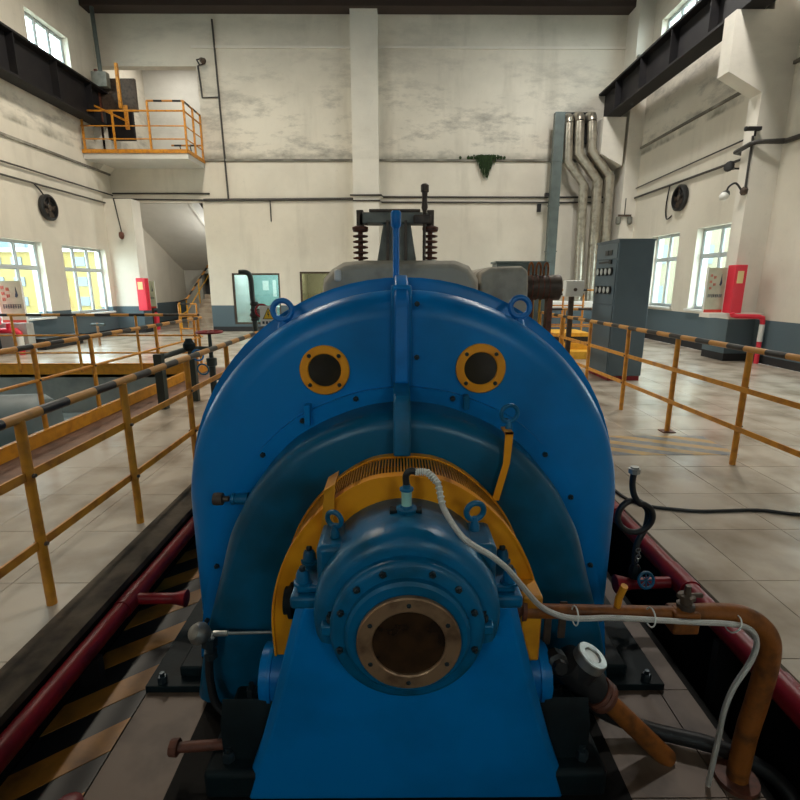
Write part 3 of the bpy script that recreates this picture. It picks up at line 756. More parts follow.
for a in (90, 30, -30, -90, -150, 150):
    a = math.radians(a); bolt((MX+.003+.131*math.cos(a), 1.251, .568+.131*math.sin(a)), '-y', .0075, er, .004)
for a in (160, 135, 110, 70, 45, 20, -15, 195):
    a = math.radians(a); bolt((MX+.213*math.cos(a), 1.298, .57+.213*math.sin(a)), '-y', .011, B, .010)
for a in (0, 180): # side joint lugs
    s_ = 1 if a == 0 else -1
    part('joint_lug', MB().box(MX+s_*.235-.03, MX+s_*.235+.03, 1.31, 1.37, .55, .585), 'blue_teal', B, bevel=.006)
    bolt((MX+s_*.237, 1.335, .585), 'z', .014, B, .02)
for s_ in (-1, 1):
    for (x, y) in ((.345, 1.47), (.345, 1.60), (.335, 1.72)):
        n_ = inst('nut', 'pednut', lambda: MB().lathe((0, 0, 0), (0, 0, 1), [(-.003, .031), (.006, .031), (.007, .024), (.03, .022), (.045, .016)], 16), 'blue_teal', (MX+s_*x, y, .632), B)
        inst('stud', 'pedstud', lambda: MB().lathe((0, 0, .0), (0, 0, 1), [(.03, .011), (.055, .011), (.06, .007)], 10), 'bolt', (MX+s_*x, y, .632), n_)
    part('cap_ear', MB().box(MX+s_*.24-.05, MX+s_*.24+.05, 1.42, 1.6, .60, .79), 'blue_teal', B, bevel=.02)
eye(B, MX-.235, 1.48, .855, .026, .0085, 'blue_teal', (.45, 1, .1), .035)
eye(B, MX+.222, 1.48, .882, .030, .0095, 'blue_teal', (-.25, 1, .1), .035)
# pedestal side bosses and feet
for s_ in (-1, 1):
    part('side_boss', MB().lathe((MX+s_*.43, 1.64, .13), (s_, 0, 0), [(0, .11), (.07, .11), (.072, .117), (.085, .117), (.087, .11), (.115, .107), (.12, .09)], 28), 'blue', B)
    part('foot', MB().box(min(MX+s_*.50, MX+s_*.74), max(MX+s_*.50, MX+s_*.74), 1.44, 1.86, -.25, -.13), 'blue_base', B, bevel=.02)
    part('foot_rib', MB().prism_x([(1.50, -.13), (1.54, -.13), (1.54, .1), (1.50, .02)], min(MX+s_*.47, MX+s_*.68), max(MX+s_*.47, MX+s_*.68)), 'blue_base', B)
    for y in (1.50, 1.66, 1.80): bolt((MX+s_*.66, y, -.13), 'z', .024, B, .035)
    part('side_gland', MB().lathe((MX+s_*.40, 1.56, .50), (s_, 0, 0), [(0, .062), (.012, .062), (.014, .048), (.03, .048)], 24), 'blue_base', B)
struct('pit_plinth', MB().box(-.86, .86, .3, 1.98, -.262, -.24), 'oil', label='oil soaked black plinth under the bearing pedestal')

# sensor on top of the cap
sx, sy, sz = MX+.0, 1.50, .868
SN = thing('vibration_sensor', 'small teal and white sensor standing on top of the bearing cap', 'sensor', (sx, sy, sz))
part('sensor_foot', MB().box(sx-.055, sx+.05, sy-.015, sy+.02, sz, sz+.014), 'blue_base', SN, bevel=.003)
part('sensor_base', MB().lathe((sx, sy, sz+.014), (0, 0, 1), [(-.008, .034), (.004, .034), (.006, .022), (.014, .02)], 20), 'blue_teal', SN)
part('sensor_body', MB().lathe((sx, sy, sz+.026), (0, 0, 1), [(0, .017), (.045, .017), (.048, .0185), (.056, .0185)], 20), 'teal_label', SN)
part('sensor_head', MB().lathe((sx, sy, sz+.08), (0, 0, 1), [(0, .023), (.006, .023), (.008, .014), (.02, .012)], 20), 'blue_teal', SN)
part('sensor_cable', MB().tube(spline([(sx, sy, sz+.095), (sx-.002, sy, sz+.13), (sx+.012, sy, sz+.145), (sx+.03, sy, sz+.143)], 5), .011, 10), 'rubber', SN)
HP = [(.060, 1.50, 1.010), (.095, 1.50, 1.010), (.128, 1.47, .985), (.142, 1.42, .925), (.185, 1.355, .872), (.225, 1.33, .845), (.276, 1.325, .815), (.33, 1.335, .765), (.385, 1.36, .69), (.46, 1.41, .585), (.53, 1.435, .53), (.60, 1.44, .512), (.72, 1.445, .510), (.86, 1.45, .498), (1.0, 1.45, .488), (1.12, 1.455, .478), (1.20, 1.46, .455), (1.235, 1.46, .40), (1.225, 1.46, .32), (1.185, 1.46, .22), (1.165, 1.46, .12), (1.17, 1.47, .0), (1.17, 1.48, -.24)]
HS = thing('steel_hose', 'thin braided steel hose from the sensor along the orange pipe', 'hose', (.03, 1.5, .9))
part('hose', MB().tube(spline(HP, 5), .0095, 8), 'hose', HS)
cw = MB()
for a, b in zip(HP[:3], HP[1:4]):
    a, b = Vector(a), Vector(b)
    for k in range(5):
        p = a.lerp(b, k/5); cw.torus(p, (b-a), .0105, .0022, 10, 5)
part('spiral_wrap', cw, 'sign_white', HS)
for p, ax in (((.60, 1.46, .508), (1, .0, -.05)), ((.86, 1.465, .497), (1, 0, -.1)), ((1.15, 1.47, .468), (1, 0, -.6))):
    tie = part('cable_tie', MB().torus(p, ax, .031, .0026, 22, 6), 'sign_white', HS)

# ------------------------------------------------------------------ orange oil pipe on the right
OP = thing('orange_oil_pipe', 'rusty orange oil pipe bending down right of the bearing pedestal', 'pipe', (.9, 1.5, .45))
pts = [(.44, 1.50, .492), (.60, 1.50, .492), (.95, 1.50, .482)]
part('pipe_run', MB().tube([(.44, 1.505, .495), (.965, 1.505, .482)], .025, 18), 'orange_pipe', OP)
part('pipe_bend', MB().tube(spline([(.96, 1.505, .482), (1.10, 1.505, .486), (1.215, 1.505, .468), (1.30, 1.505, .40), (1.325, 1.505, .30), (1.315, 1.505, .12), (1.30, 1.505, -.03), (1.295, 1.505, -.25)], 6), [.027+min(i, 14)*.0007 for i in range(43)], 18), 'orange_pipe', OP)
part('union_block', MB().box(.945, 1.035, 1.465, 1.535, .425, .505), 'orange_pipe', OP, bevel=.006)
v_ = part('needle_valve', MB().lathe((1.0, 1.505, .50), (0, 0, 1), [(0, .030), (.02, .030), (.022, .020), (.04, .020), (.042, .028), (.055, .028), (.058, .012), (.09, .010)], 8), 'brownsteel', OP)
part('valve_wing', MB().box(.965, 1.055, 1.50, 1.512, .545, .56), 'brownsteel', v_, bevel=.003)
part('flange_plate', MB().box(.425, .50, 1.49, 1.60, .30, .56), 'yellow', OP, bevel=.01)
part('flange_disc', MB().lathe((.405, 1.54, .50), (1, 0, 0), [(0, .06), (.014, .06), (.016, .050), (.024, .050), (.026, .062), (.04, .062)], 28), 'rust', OP)
part('drip_spout', MB().tube([(.762, 1.505, .50), (.765, 1.505, .545), (.772, 1.49, .60)], .012, 10), 'yellow', OP)
# hose end of pipe in the pit is bolted down
part('floor_flange', MB().lathe((1.295, 1.505, -.25), (0, 0, 1), [(0, .075), (.018, .075), (.02, .05)], 20), 'rust', OP)

# sight glass on its slanting return pipe
SG = thing('sight_glass_fitting', 'black oil sight glass with bright window on a slanting orange pipe', 'sight glass', (.78, 1.6, -.2))
ax = Vector((.62, -.05, -.62)).normalized()
c0 = Vector((.67, 1.63, .16))
part('housing', MB().lathe(c0, ax, [(-.04, .045), (-.03, .068), (.12, .070), (.13, .055), (.16, .055)], 26), 'black', SG)
fc = Vector((.735, 1.60, .225))
fa = Vector((.42, -.14, .90)).normalized()
ff = part('window_flange', MB().annulus(fc, fa, [(-.03, .030), (-.03, .060), (.006, .060), (.010, .056), (.010, .034), (.006, .030)], 30), 'steel', SG)
part('window_glass_disc', MB().lathe(fc, fa, [(-.02, .032), (.002, .032)], 24), 'lens', ff)
part('window_neck', MB().lathe(fc-fa*.09, fa, [(0, .058), (.07, .052)], 24), 'black', SG)
part('union_ring', MB().lathe(c0+ax*.15, ax, [(0, .062), (.012, .066), (.022, .060), (.03, .066), (.045, .066), (.05, .05)], 24), 'rust', SG)
part('return_pipe', MB().cyl(c0+ax*.19, c0+ax*.58, .038, 18), 'orange_pipe', SG)
part('inlet_pipe', MB().cyl((MX+.5, 1.68, .14), c0, .04, 16), 'black', SG)
part('lever', MB().box(.62, .65, 1.655, 1.665, .26, .42).box(.57, .60, 1.67, 1.68, .22, .36), 'brownsteel', SG, bevel=.004)
part('plug', MB().lathe((.60, 1.62, .20), (.1, -1, .2), [(0, .045), (.04, .042), (.05, .028), (.07, .026)], 8), 'black', SG)

# hose on the right going down to the pit
HR = thing('black_drain_hose', 'thick black hose lying in the pit right of the pedestal', 'hose', (1.1, 1.7, -.2))
part('hose', MB().tube(spline([(.72, 1.72, .0), (.85, 1.72, -.14), (1.05, 1.68, -.2), (1.3, 1.6, -.21), (1.5, 1.5, -.3), (1.5, 1.3, -.5)], 6), .03, 12), 'rubber', HR)
part('hose_clamp', MB().torus((.80, 1.722, -.09), (.7, 0, -.7), .032, .004, 18, 6), 'steel', HR)
# ------------------------------------------------------------------ left probe with cable
PB = thing('bearing_probe', 'grey probe head with black cable and thin rod at the left foot of the casing', 'probe', (-.8, 1.8, .1))
part('probe_head', MB().lathe((-.815, 1.78, .19), (-.4, -.5, .55), [(-.03, .03), (0, .045), (.02, .043), (.04, .03), (.046, .01)], 20), 'steel', PB)
part('probe_body', MB().lathe((-.79, 1.80, .06), (0, 0, 1), [(0, .028), (.03, .028), (.032, .02), (.06, .02), (.062, .034), (.1, .034)], 8), 'bolt', PB)
part('probe_rod', MB().lathe((-.77, 1.80, .175), (1, 0, .02), [(0, .012), (.06, .012), (.062, .007), (.25, .007)], 10), 'steel', PB)
part('rod_tail', MB().cyl((-.52, 1.80, .18), (-.42, 1.76, .185), .004, 6), 'rust', PB)
part('cable', MB().tube(spline([(-.80, 1.80, .05), (-.80, 1.79, -.05), (-.775, 1.77, -.15), (-.70, 1.75, -.20), (-.60, 1.74, -.21)], 6), .017, 10), 'rubber', PB)
t = thing('drain_stub', 'short rusty drain pipe stub with cap at the lower left', 'pipe', (-.8, 1.55, -.15))
part('stub_cap', MB().lathe((-.865, 1.54, -.12), (1, 0, 0), [(0, .03), (.03, .032), (.032, .022)], 8), 'rust', t)
part('stub_pipe', MB().cyl((-.835, 1.54, -.12), (-.56, 1.56, -.12), .019, 12), 'rust', t)
part('stub_collar', MB().lathe((-.66, 1.553, -.12), (1, 0, 0), [(0, .03), (.028, .03)], 8), 'steel', t)

# ------------------------------------------------------------------ red pipes along the pit
RL = thing('red_pipe', 'long dark red pipe lying along the left edge of the pit', 'pipe', (-1.455, 2, -.07))
part('pipe_run', MB().tube([(-1.45, -1.0, -.07), (-1.45, 6.3, -.07)], .046, 20), 'red', RL)
bl = part('branch', MB().tube([(-1.45, 2.39, -.07), (-1.20, 2.39, -.07)], .03, 16), 'red', RL)
part('branch_cap', MB().lathe((-1.20, 2.39, -.07), (1, 0, 0), [(-.02, .031), (0, .034), (.05, .046), (.055, .03)], 16), 'red', bl)
part('tee_collar', MB().lathe((-1.45, 2.29, -.07), (0, 1, 0), [(0, .051), (.2, .051)], 20), 'red', RL)
for y in (.8, 2.0, 3.4, 5): part('pipe_saddle', MB().box(-1.50, -1.40, y-.02, y+.02, -.25, -.11), 'black', RL)
t = thing('red_stub', 'small red pipe end at the bottom left corner by the stripes', 'pipe', (-1.08, 1.3, -.25))
part('stub', MB().lathe((-1.10, 1.30, -.25), (0, 0, 1), [(0, .032), (.13, .032), (.132, .048), (.16, .048), (.17, .03)], 16), 'red', t)
RR = thing('red_pipe', 'long dark red pipe lying along the right edge of the pit', 'pipe', (1.56, 2, .0))
part('pipe_run', MB().tube([(1.555, -1.0, .01), (1.555, 6.3, .01)], .052, 20), 'red', RR)
br = part('branch', MB().tube([(1.55, 2.42, .0), (1.24, 2.42, -.01)], .032, 16), 'red', RR)
part('branch_cap', MB().lathe((1.26, 2.42, -.01), (-1, 0, 0), [(-.02, .033), (0, .036), (.06, .05), (.066, .03)], 16), 'red', br)
for y in (1.6, 2.42, 3.3): part('tee_collar', MB().lathe((1.555, y-.1, .01), (0, 1, 0), [(0, .060), (.2, .060)], 20), 'red', RR)
for y in (.8, 2.0, 3.4, 5): part('pipe_saddle', MB().box(1.50, 1.61, y-.02, y+.02, -.6, -.035), 'black', RR)
# siphon coil and small valve on the right
SC = thing('gauge_siphon', 'black looped gauge siphon pipe with steel nut beside the right red pipe', 'pipe', (1.3, 2.42, 0))
cx, cz, R_ = 1.272, .385, .088
path = [(1.235, 2.42, .645), (1.232, 2.42, .58), (1.245, 2.415, .52), (1.275, 2.41, .475)]
for a in (70, 40, 10, -20, -50, -80, -110, -140, -170, -200, -230, -260):
    a = math.radians(a); path.append((cx+R_*math.cos(a), 2.41+.00012*(70-math.degrees(a)), cz+R_*math.sin(a)))
path = path[:4]+path[4:]
path += [(1.31, 2.455, .455), (1.352, 2.455, .40), (1.345, 2.45, .31), (1.31, 2.44, .24), (1.295, 2.43, .17), (1.30, 2.42, .08)]
part('siphon_tube', MB().tube(spline(path, 4), .016, 12), 'black', SC)
part('union_nut', MB().lathe((1.235, 2.42, .635), (0, 0, 1), [(0, .018), (.005, .03), (.03, .03), (.032, .022), (.04, .022)], 8), 'steel', SC)
part('chain', MB().torus((1.30, 2.41, .20), (0, 1, 0), .012, .003, 12, 5).torus((1.302, 2.41, .18), (1, 0, 0), .012, .003, 12, 5).torus((1.305, 2.41, .16), (0, 1, 0), .012, .003, 12, 5).torus((1.30, 2.41, .14), (1, 0, 0), .012, .003, 12, 5), 'steel', SC)
part('valve_block', MB().lathe((1.30, 2.42, .03), (0, 0, 1), [(0, .03), (.03, .034), (.06, .03), (.08, .018)], 8), 'blue_base', SC)
hw = part('hand_wheel', MB().torus((1.335, 2.36, .05), (.1, -1, .3), .042, .008, 22, 8), 'blue_teal', SC)
for a in range(0, 180, 45):
    a = math.radians(a); u = Vector((math.cos(a), .1*math.cos(a)+.3*math.sin(a), math.sin(a))).normalized()*.04; c = Vector((1.335, 2.36, .05))
    part('spoke', MB().cyl(c-u, c+u, .004, 6), 'blue_teal', hw)
# cable on the floor
t = thing('floor_cable', 'thin black cable lying across the right floor tiles', 'cable', (2.2, 3.3, 0))
part('cable', MB().tube(spline([(1.70, 4.2, .012), (1.715, 3.72, .012), (1.74, 3.48, .012), (1.83, 3.36, .012), (2.0, 3.30, .012), (2.2, 3.265, .012), (2.6, 3.28, .012), (2.85, 3.21, .012), (3.3, 3.2, .012), (4.2, 3.3, .012)], 5), .012, 8), 'rubber', t)

# ------------------------------------------------------------------ railings
def railing(label, posts, h, mids, topmat, ends=None, r=.024, mid_r=.016, group=None, plate=None, top_r=.026, flat=False):
    p0 = Vector((*posts[0], 0)); p1 = Vector((*posts[-1], 0))
    t = thing('railing', label, 'railing', ((p0+p1)/2), group)
    for i, (x, y) in enumerate(posts):
        q = part('post', MB().cyl((x, y, 0), (x, y, h-.01), r, 14), 'yellow_rail', t)
        if plate and i in plate: part('base_plate', MB().box(x-.07, x+.07, y-.06, y+.06, 0, .010), 'rust', q)
        for z in mids: part('clamp_bolt', MB().lathe((x, y, z), (1, 0, 0), [(-.034, .010), (-.02, .012), (.02, .012), (.034, .010)], 8), 'brownsteel', q)
    a, b = ends if ends else (posts[0], posts[-1])
    part('top_rail', MB().tube([(a[0], a[1], h), (b[0], b[1], h)], top_r, 14), topmat, t)
    for z in mids:
        if flat: part('mid_rail', MB().rings([[(a[0]+dx, a[1], z+dz) for dx, dz in ((-.006, -.022), (.006, -.022), (.006, .022), (-.006, .022))], [(b[0]+dx, b[1], z+dz) for dx, dz in ((-.006, -.022), (.006, -.022), (.006, .022), (-.006, .022))]]), 'yellow_rail', t)
        else: part('mid_rail', MB().tube([(a[0], a[1], z), (b[0], b[1], z)], mid_r, 10), 'yellow_rail', t)
    return t
railing('nearest yellow railing on the left with black banded top rail', [(-1.775, 1.3), (-1.775, 2.25), (-1.77, 3.14), (-1.80, 4.2), (-1.80, 5.2), (-1.80, 6.3)], .985, (.34, .70), 'striped', ends=((-1.77, .6), (-1.80, 6.4)), flat=True)
railing('right yellow railing with black banded top rail passing the grey cabinet', [(3.05, 2.2), (3.05, 3.22), (3.05, 4.24), (3.0, 5.27), (2.92, 6.25), (2.88, 7.4), (2.84, 8.6), (2.8, 9.8)], 1.06, (.36, .71), 'striped', ends=((3.07, 1.5), (2.8, 9.9)), plate=(3,), r=.026, flat=True)
railing('yellow railing along the near edge of the sunken bay', [(-3.60, 3.6), (-3.60, 4.9), (-3.58, 5.8), (-3.58, 7.4), (-3.58, 9.0)], 1.0, (.35, .66), 'striped', ends=((-3.6, 2.4), (-3.58, 9.15)))
railing('yellow railing across the far side of the sunken bay', [(-8.3, 9.15), (-7.0, 9.12), (-5.85, 9.12), (-4.75, 9.12), (-3.7, 9.12)], 1.05, (.36, .68), 'striped_x', ends=((-8.5, 9.13), (-3.6, 9.13)))
railing('short yellow railing behind the bay in front of the stair', [(-6.15, 14.2), (-5.65, 14.2)], 1.05, (.36, .7), 'striped_x')
# far platform on the right behind the generator
FP = thing('yellow_platform', 'yellow stepped access platform behind the generator on the right', 'platform', (3.3, 11.5, 0))
part('deck_plate', MB().box(2.55, 4.45, 11.4, 12.4, .42, .50), 'deep_yellow', FP)
part('step', MB().box(2.75, 4.35, 10.7, 11.1, 0, .16), 'deep_yellow', FP)
part('step', MB().box(2.75, 4.40, 11.1, 11.4, 0, .30), 'deep_yellow', FP)
part('support', MB().box(2.6, 4.4, 11.42, 12.38, 0, .42), 'black', FP)
railing('near yellow railing of the stepped platform behind the generator', [(2.85, 10.6), (3.55, 10.6), (4.25, 10.6)], 1.08, (.38, .72), 'striped_x')
railing('middle yellow railing of the stepped platform behind the generator', [(2.5, 12.44), (3.3, 12.44), (4.1, 12.44), (4.6, 12.44)], 1.35, (.8, 1.08), 'striped_x')
railing('farthest yellow railing of the stepped platform behind the generator', [(2.9, 12.6), (3.6, 12.6), (4.4, 12.6), (5.2, 12.6)], 1.45, (.6, 1.0), 'striped_x')
t = thing('yellow_ladder', 'upright yellow ladder beside the dark motor', 'ladder', (2.45, 9.6, 0))
for x in (2.25, 2.55): part('stile', MB().cyl((x, 9.6, 0), (x, 9.6, 1.55), .022, 8), 'deep_yellow', t)
for k in range(6): part('rung', MB().cyl((2.25, 9.6, .2+.25*k), (2.55, 9.6, .2+.25*k), .014, 8), 'deep_yellow', t)

# ------------------------------------------------------------------ control cabinet
C = thing('control_cabinet', 'tall grey blue control cabinet with two rows of round gauges', 'cabinet', (3.86, 8.7, 0))
part('body', MB().box(3.55, 4.12, 8.23, 9.13, .08, 2.28), 'cabinet', C, bevel=.012)
part('plinth', MB().box(3.57, 4.10, 8.25, 9.11, 0, .08), 'red', C)
part('top_header', MB().box(3.535, 4.13, 8.22, 9.14, 2.27, 2.30), 'cabinet', C)
d = part('door', MB().box(3.535, 3.55, 8.26, 9.10, .12, 1.25), 'cabinet', C, bevel=.004)
part('instrument_panel', MB().box(3.538, 3.55, 8.26, 9.10, 1.27, 1.98), 'cabinet', C, bevel=.004)
part('header_panel', MB().box(3.538, 3.55, 8.26, 9.10, 2.0, 2.24), 'cabinet', C, bevel=.004)
for zz in (1.80, 1.50):
    for k in range(4):
        y = 8.42+k*.165
        gg = part('gauge', MB().lathe((3.538, y, zz), (-1, 0, 0), [(0, .066), (.03, .066), (.034, .058)], 24), 'black', C)
        part('dial', MB().lathe((3.504, y, zz), (-1, 0, 0), [(0, .050), (.003, .050)], 24), 'dial', gg)
part('name_plate', MB().box(3.530, 3.538, 8.60, 8.72, 2.06, 2.14), 'black', C)
part('name_plate', MB().box(3.530, 3.538, 8.45, 8.57, 2.06, 2.14), 'black', C)
part('meter_strip', MB().box(3.528, 3.538, 8.55, 8.95, 1.935, 1.965), 'black', C)
part('switch', MB().box(3.51, 3.538, 8.42, 8.50, 1.92, 1.985), 'black', C)

# ------------------------------------------------------------------ turbine behind the generator
T = thing('steam_turbine', 'grey lagged steam turbine casing behind the blue generator', 'turbine', (0, 4.7, 0))
def ring3(pts, y): return [(x, y, z) for x, z in pts]
tp_ = [(-.66, .2), (-.66, 1.45), (-.635, 1.64), (-.56, 1.72), (-.46, 1.78), (-.30, 1.795), (.50, 1.795), (.62, 1.75), (.70, 1.64), (.72, 1.4), (.72, .2)]
part('main_casing', MB().rings([ring3([(x*.96, z-.04) for x, z in tp_], 4.32), ring3(tp_, 4.42), ring3(tp_, 5.6), ring3([(x*.9, z-.15) for x, z in tp_], 5.9)]), 'lagging', T, bevel=.03)
part('side_casing', MB().rings([ring3([(x, z-d) for x, z in ((.74, .3), (.74, 1.70), (.82, 1.745), (1.10, 1.755), (1.155, 1.72), (1.165, 1.6), (1.165, .3))], y) for y, d in ((4.5, .03), (4.53, 0), (5.6, 0))]), 'lagging', T, bevel=.02)
part('base', MB().box(-.9, 1.2, 4.4, 6.4, -.2, .3), 'black', T)
part('lug', MB().box(.22, .34, 4.42, 4.5, 1.74, 1.80), 'steel', T, bevel=.01)
part('cleat', MB().box(-.53, -.47, 4.28, 4.36, 1.62, 1.72), 'white', T, bevel=.02)
# governor valve bridge with springs
Vv = thing('governor_valve_bridge', 'rusty steel bridge on four coil stacks above the turbine', 'valve gear', (0, 4.6, 1.79))
part('tower', MB().rings([[(-.175, 4.5, 1.79), (.17, 4.5, 1.79), (.17, 4.9, 1.79), (-.175, 4.9, 1.79)], [(-.115, 4.55, 2.13), (.115, 4.55, 2.13), (.115, 4.85, 2.13), (-.115, 4.85, 2.13)]]), 'greyiron', Vv, bevel=.01)
for x in (-.08, .075): part('tower_rib', MB().box(x-.012, x+.012, 4.47, 4.52, 1.79, 2.13), 'brownsteel', Vv)
part('cross_beam', MB().box(-.30, .27, 4.5, 4.72, 2.11, 2.20), 'greyiron', Vv, bevel=.012)
part('cap_strip', MB().box(-.24, .20, 4.5, 4.72, 2.20, 2.225), 'brownsteel', Vv, bevel=.005)
for x in (-.32, .29):
    part('spring_rod', MB().cyl((x, 4.55, 1.76), (x, 4.55, 2.12), .022, 12), 'rust', Vv)
    part('rod_bracket', MB().box(x-.03, x+.03, 4.52, 4.6, 2.05, 2.22), 'brownsteel', Vv, bevel=.005)
    part('rod_bracket', MB().box(min(x, x*.8), max(x, x*.8), 4.52, 4.6, 2.10, 2.19), 'brownsteel', Vv)
    for k in range(6):
        part('spring_coil', MB().lathe((x, 4.55, 1.81+k*.046), (0, 0, 1), [(0, .045), (.004, .064), (.016, .067), (.022, .045)], 20), 'rust', Vv)
    part('spring_cap', MB().lathe((x, 4.55, 2.06), (0, 0, 1), [(0, .07), (.02, .07), (.03, .045)], 20), 'rust', Vv)
ro = part('relief_stem', MB().lathe((.235, 4.47, 1.79), (0, 0, 1), [(0, .014), (.4, .014), (.44, .028), (.50, .022), (.56, .024), (.565, .034), (.62, .034), (.63, .02)], 14), 'brownsteel', Vv)
part('stem_block', MB().box(.14, .29, 4.42, 4.5, 2.10, 2.17), 'brownsteel', Vv, bevel=.01)
# brown motor right
MT = thing('servo_motor', 'dark brown horizontal motor with orange loops behind the right lifting eye', 'motor', (1.44, 5, 1.4))
part('motor_body', MB().lathe((1.21, 5, 1.565), (1, 0, 0), [(0, .07), (.01, .105), (.03, .115), (.29, .115), (.32, .122), (.385, .122), (.395, .09)], 28), 'brownsteel', MT)
for k in range(5): part('fin', MB().annulus((1.25+k*.055, 5, 1.565), (1, 0, 0), [(0, .11), (0, .122), (.012, .122), (.012, .11)], 28), 'rust', MT)
part('motor_stand', MB().box(1.28, 1.34, 4.95, 5.05, 0, 1.47).box(1.48, 1.53, 4.95, 5.05, 0, 1.47), 'rust', MT)
for k in range(3):
    x = 1.31+k*.075
    part('hose_loop', MB().tube(spline([(x-.02, 5, 1.66), (x-.02, 5, 1.76), (x, 5, 1.80), (x+.02, 5, 1.76), (x+.02, 5, 1.66)], 5), .010, 8), 'orange_pipe', MT)
for k in range(3):
    x = 1.30+k*.07
    part('drop_pipe', MB().cyl((x, 5.08, .0), (x, 5.08, 1.60), .012, 8), 'deep_yellow' if k else 'rust', MT)
t = thing('junction_box', 'white junction box on a post behind the dark motor', 'box', (3.2, 9, 0))
part('box', MB().box(2.98, 3.30, 8.95, 9.1, 1.38, 1.66), 'sign_white', t, bevel=.01)
part('post', MB().box(3.08, 3.16, 9.0, 9.06, 0, 1.38), 'brownsteel', t)
part('knob', MB().lathe((3.15, 8.95, 1.5), (0, -1, 0), [(0, .03), (.02, .03)], 12), 'brownsteel', t)
t = thing('grey_junction_cabinet', 'grey cabinet partly hidden behind the turbine', 'cabinet', (2.3, 10, 0))
part('box', MB().box(1.95, 2.95, 10.0, 10.5, 0, 1.99), 'duct', t, bevel=.01)
part('lid', MB().box(1.92, 2.98, 9.97, 10.53, 1.99, 2.03), 'duct', t)
t = thing('grey_control_desk', 'low grey blue desk with white top under the metal flues', 'desk', (5.4, 14.5, 0))
part('desk_body', MB().box(4.2, 5.9, 14.2, 15.0, 0, .95), 'cabinet', t, bevel=.01)
part('desk_top', MB().box(4.15, 5.95, 14.15, 15.05, .95, 1.10), 'white', t, bevel=.01)

# ------------------------------------------------------------------ flues and duct on the back wall
t = thing('cable_duct', 'flat grey galvanised cable duct rising up the back wall', 'duct', (5.15, 16.8, 0))
part('duct_run', MB().rings([[(x, 16.75, 0) for x in ()]] if False else [[(4.84, 16.65, .0), (5.14, 16.65, .0), (5.14, 16.85, .0), (4.84, 16.85, .0)], [(4.84, 16.65, 6.7), (5.14, 16.65, 6.7), (5.14, 16.85, 6.7), (4.84, 16.85, 6.7)]]), 'duct', t)
for z in (1.2, 2.6, 4.0, 5.3): part('duct_joint', MB().box(4.82, 5.16, 16.64, 16.86, z, z+.04), 'duct', t)
part('wall_clip', MB().box(4.72, 4.84, 16.8, 16.95, 4.32, 4.42), 'black', t)
def flue(label, pts, r, y=16.75):
    t = thing('metal_flue', label, 'pipe', (pts[0][0], y, 0), None)
    part('pipe_run', MB().tube([(x, y, z) for x, z in pts], r, 20), 'cladding', t, sharp=25)
    top = pts[-1]
    part('top_elbow', MB().tube(spline([(top[0], y, top[1]), (top[0], y+.05, top[1]+.13), (top[0], y+.25, top[1]+.2), (top[0], YB-.125, top[1]+.2)], 5), r, 16), 'cladding', t)
    for i in range(1, 5):
        z = i*.95
        if z < pts[1][1]-.1: part('seam_band', MB().lathe((pts[0][0]+(pts[1][0]-pts[0][0])*z/pts[1][1], y, z), (0, 0, 1), [(0, r+.008), (.03, r+.008)], 20), 'cladding', t)
flue('leftmost metal flue of the three bending pipes on the back wall', [(6.02, 0), (5.90, 4.65), (5.34, 5.32), (5.29, 6.42)], .135)
flue('middle metal flue of the three bending pipes on the back wall', [(6.42, 0), (6.33, 4.75), (5.66, 5.55), (5.62, 6.46)], .15)
flue('rightmost metal flue of the three bending pipes on the back wall', [(6.80, 0), (6.70, 4.88), (6.06, 5.62), (6.0, 6.46)], .145)
t = thing('flue_wall_sleeve', 'black sleeve plate where the metal flues enter the wall', 'plate', (5.6, YB-.05, 6.6))
part('sleeve', MB().box(5.0, 6.25, YB-.12, YB-.004, 5.95, 6.85), 'black', t)
t = thing('thin_flue', 'narrow square metal duct behind the rightmost flue', 'duct', (6.45, 17.1, 0))
part('duct_run', MB().rings([[(x, y, z) for x, y in ((6.36, 16.98), (6.62, 16.98), (6.62, 17.2), (6.36, 17.2))] for z in (4.6, 6.6)]), 'cladding', t)

# ------------------------------------------------------------------ conduits
def conduit(label, pts, r=.03, m='conduit', clips=True):
    t = thing('wall_conduit', label, 'conduit', pts[0])
    part('pipe_run', MB().tube(pts, r, 8), m, t)
    return t
conduit('thick dark conduit running level across the back wall left of the centre column', [(-6.3, YB-.05, 4.26), (-1.42, YB-.05, 4.30)], .045)
conduit('thin pipe running level across the back wall right of the centre column', [(-1.5, YB-.40, 4.36), (-.5, YB-.40, 4.36), (-.45, YB-.04, 4.36), (6.9, YB-.04, 4.36)], .025)
conduit('lower thin pipe across the back wall right of the centre column', [(-1.42, YB-.38, 4.20), (-.55, YB-.38, 4.20), (-.5, YB-.04, 4.20), (6.9, YB-.04, 4.20)], .022)
conduit('upper of two level conduits over the stair opening', [(XL+.05, YB-.04, 4.46), (-6.1, YB-.04, 4.46)], .025)
conduit('lower of two level conduits over the stair opening', [(XL+.05, YB-.04, 4.30), (-8.4, YB-.04, 4.28), (-6.3, YB-.04, 4.26)], .025)
conduit('vertical dark conduit rising up the back wall beside the balcony', [(-5.60, YB-.04, 9.4), (-5.50, YB-.04, 4.30)], .028)
conduit('upper conduit along the left wall', [(XL+.05, 2, 4.40), (XL+.05, YB-.05, 4.40)], .022)
conduit('lower conduit along the left wall', [(XL+.05, 2, 4.08), (XL+.05, YB-.1, 4.10)], .025)
conduit('upper thin conduit along the right wall', [(XR-.04, 11.3, 4.62), (XR-.04, YB-.7, 4.50)], .018)
conduit('lower dark conduit along the right wall', [(XR-.05, 11.3, 4.22), (XR-.05, YB-.7, 4.22)], .03)
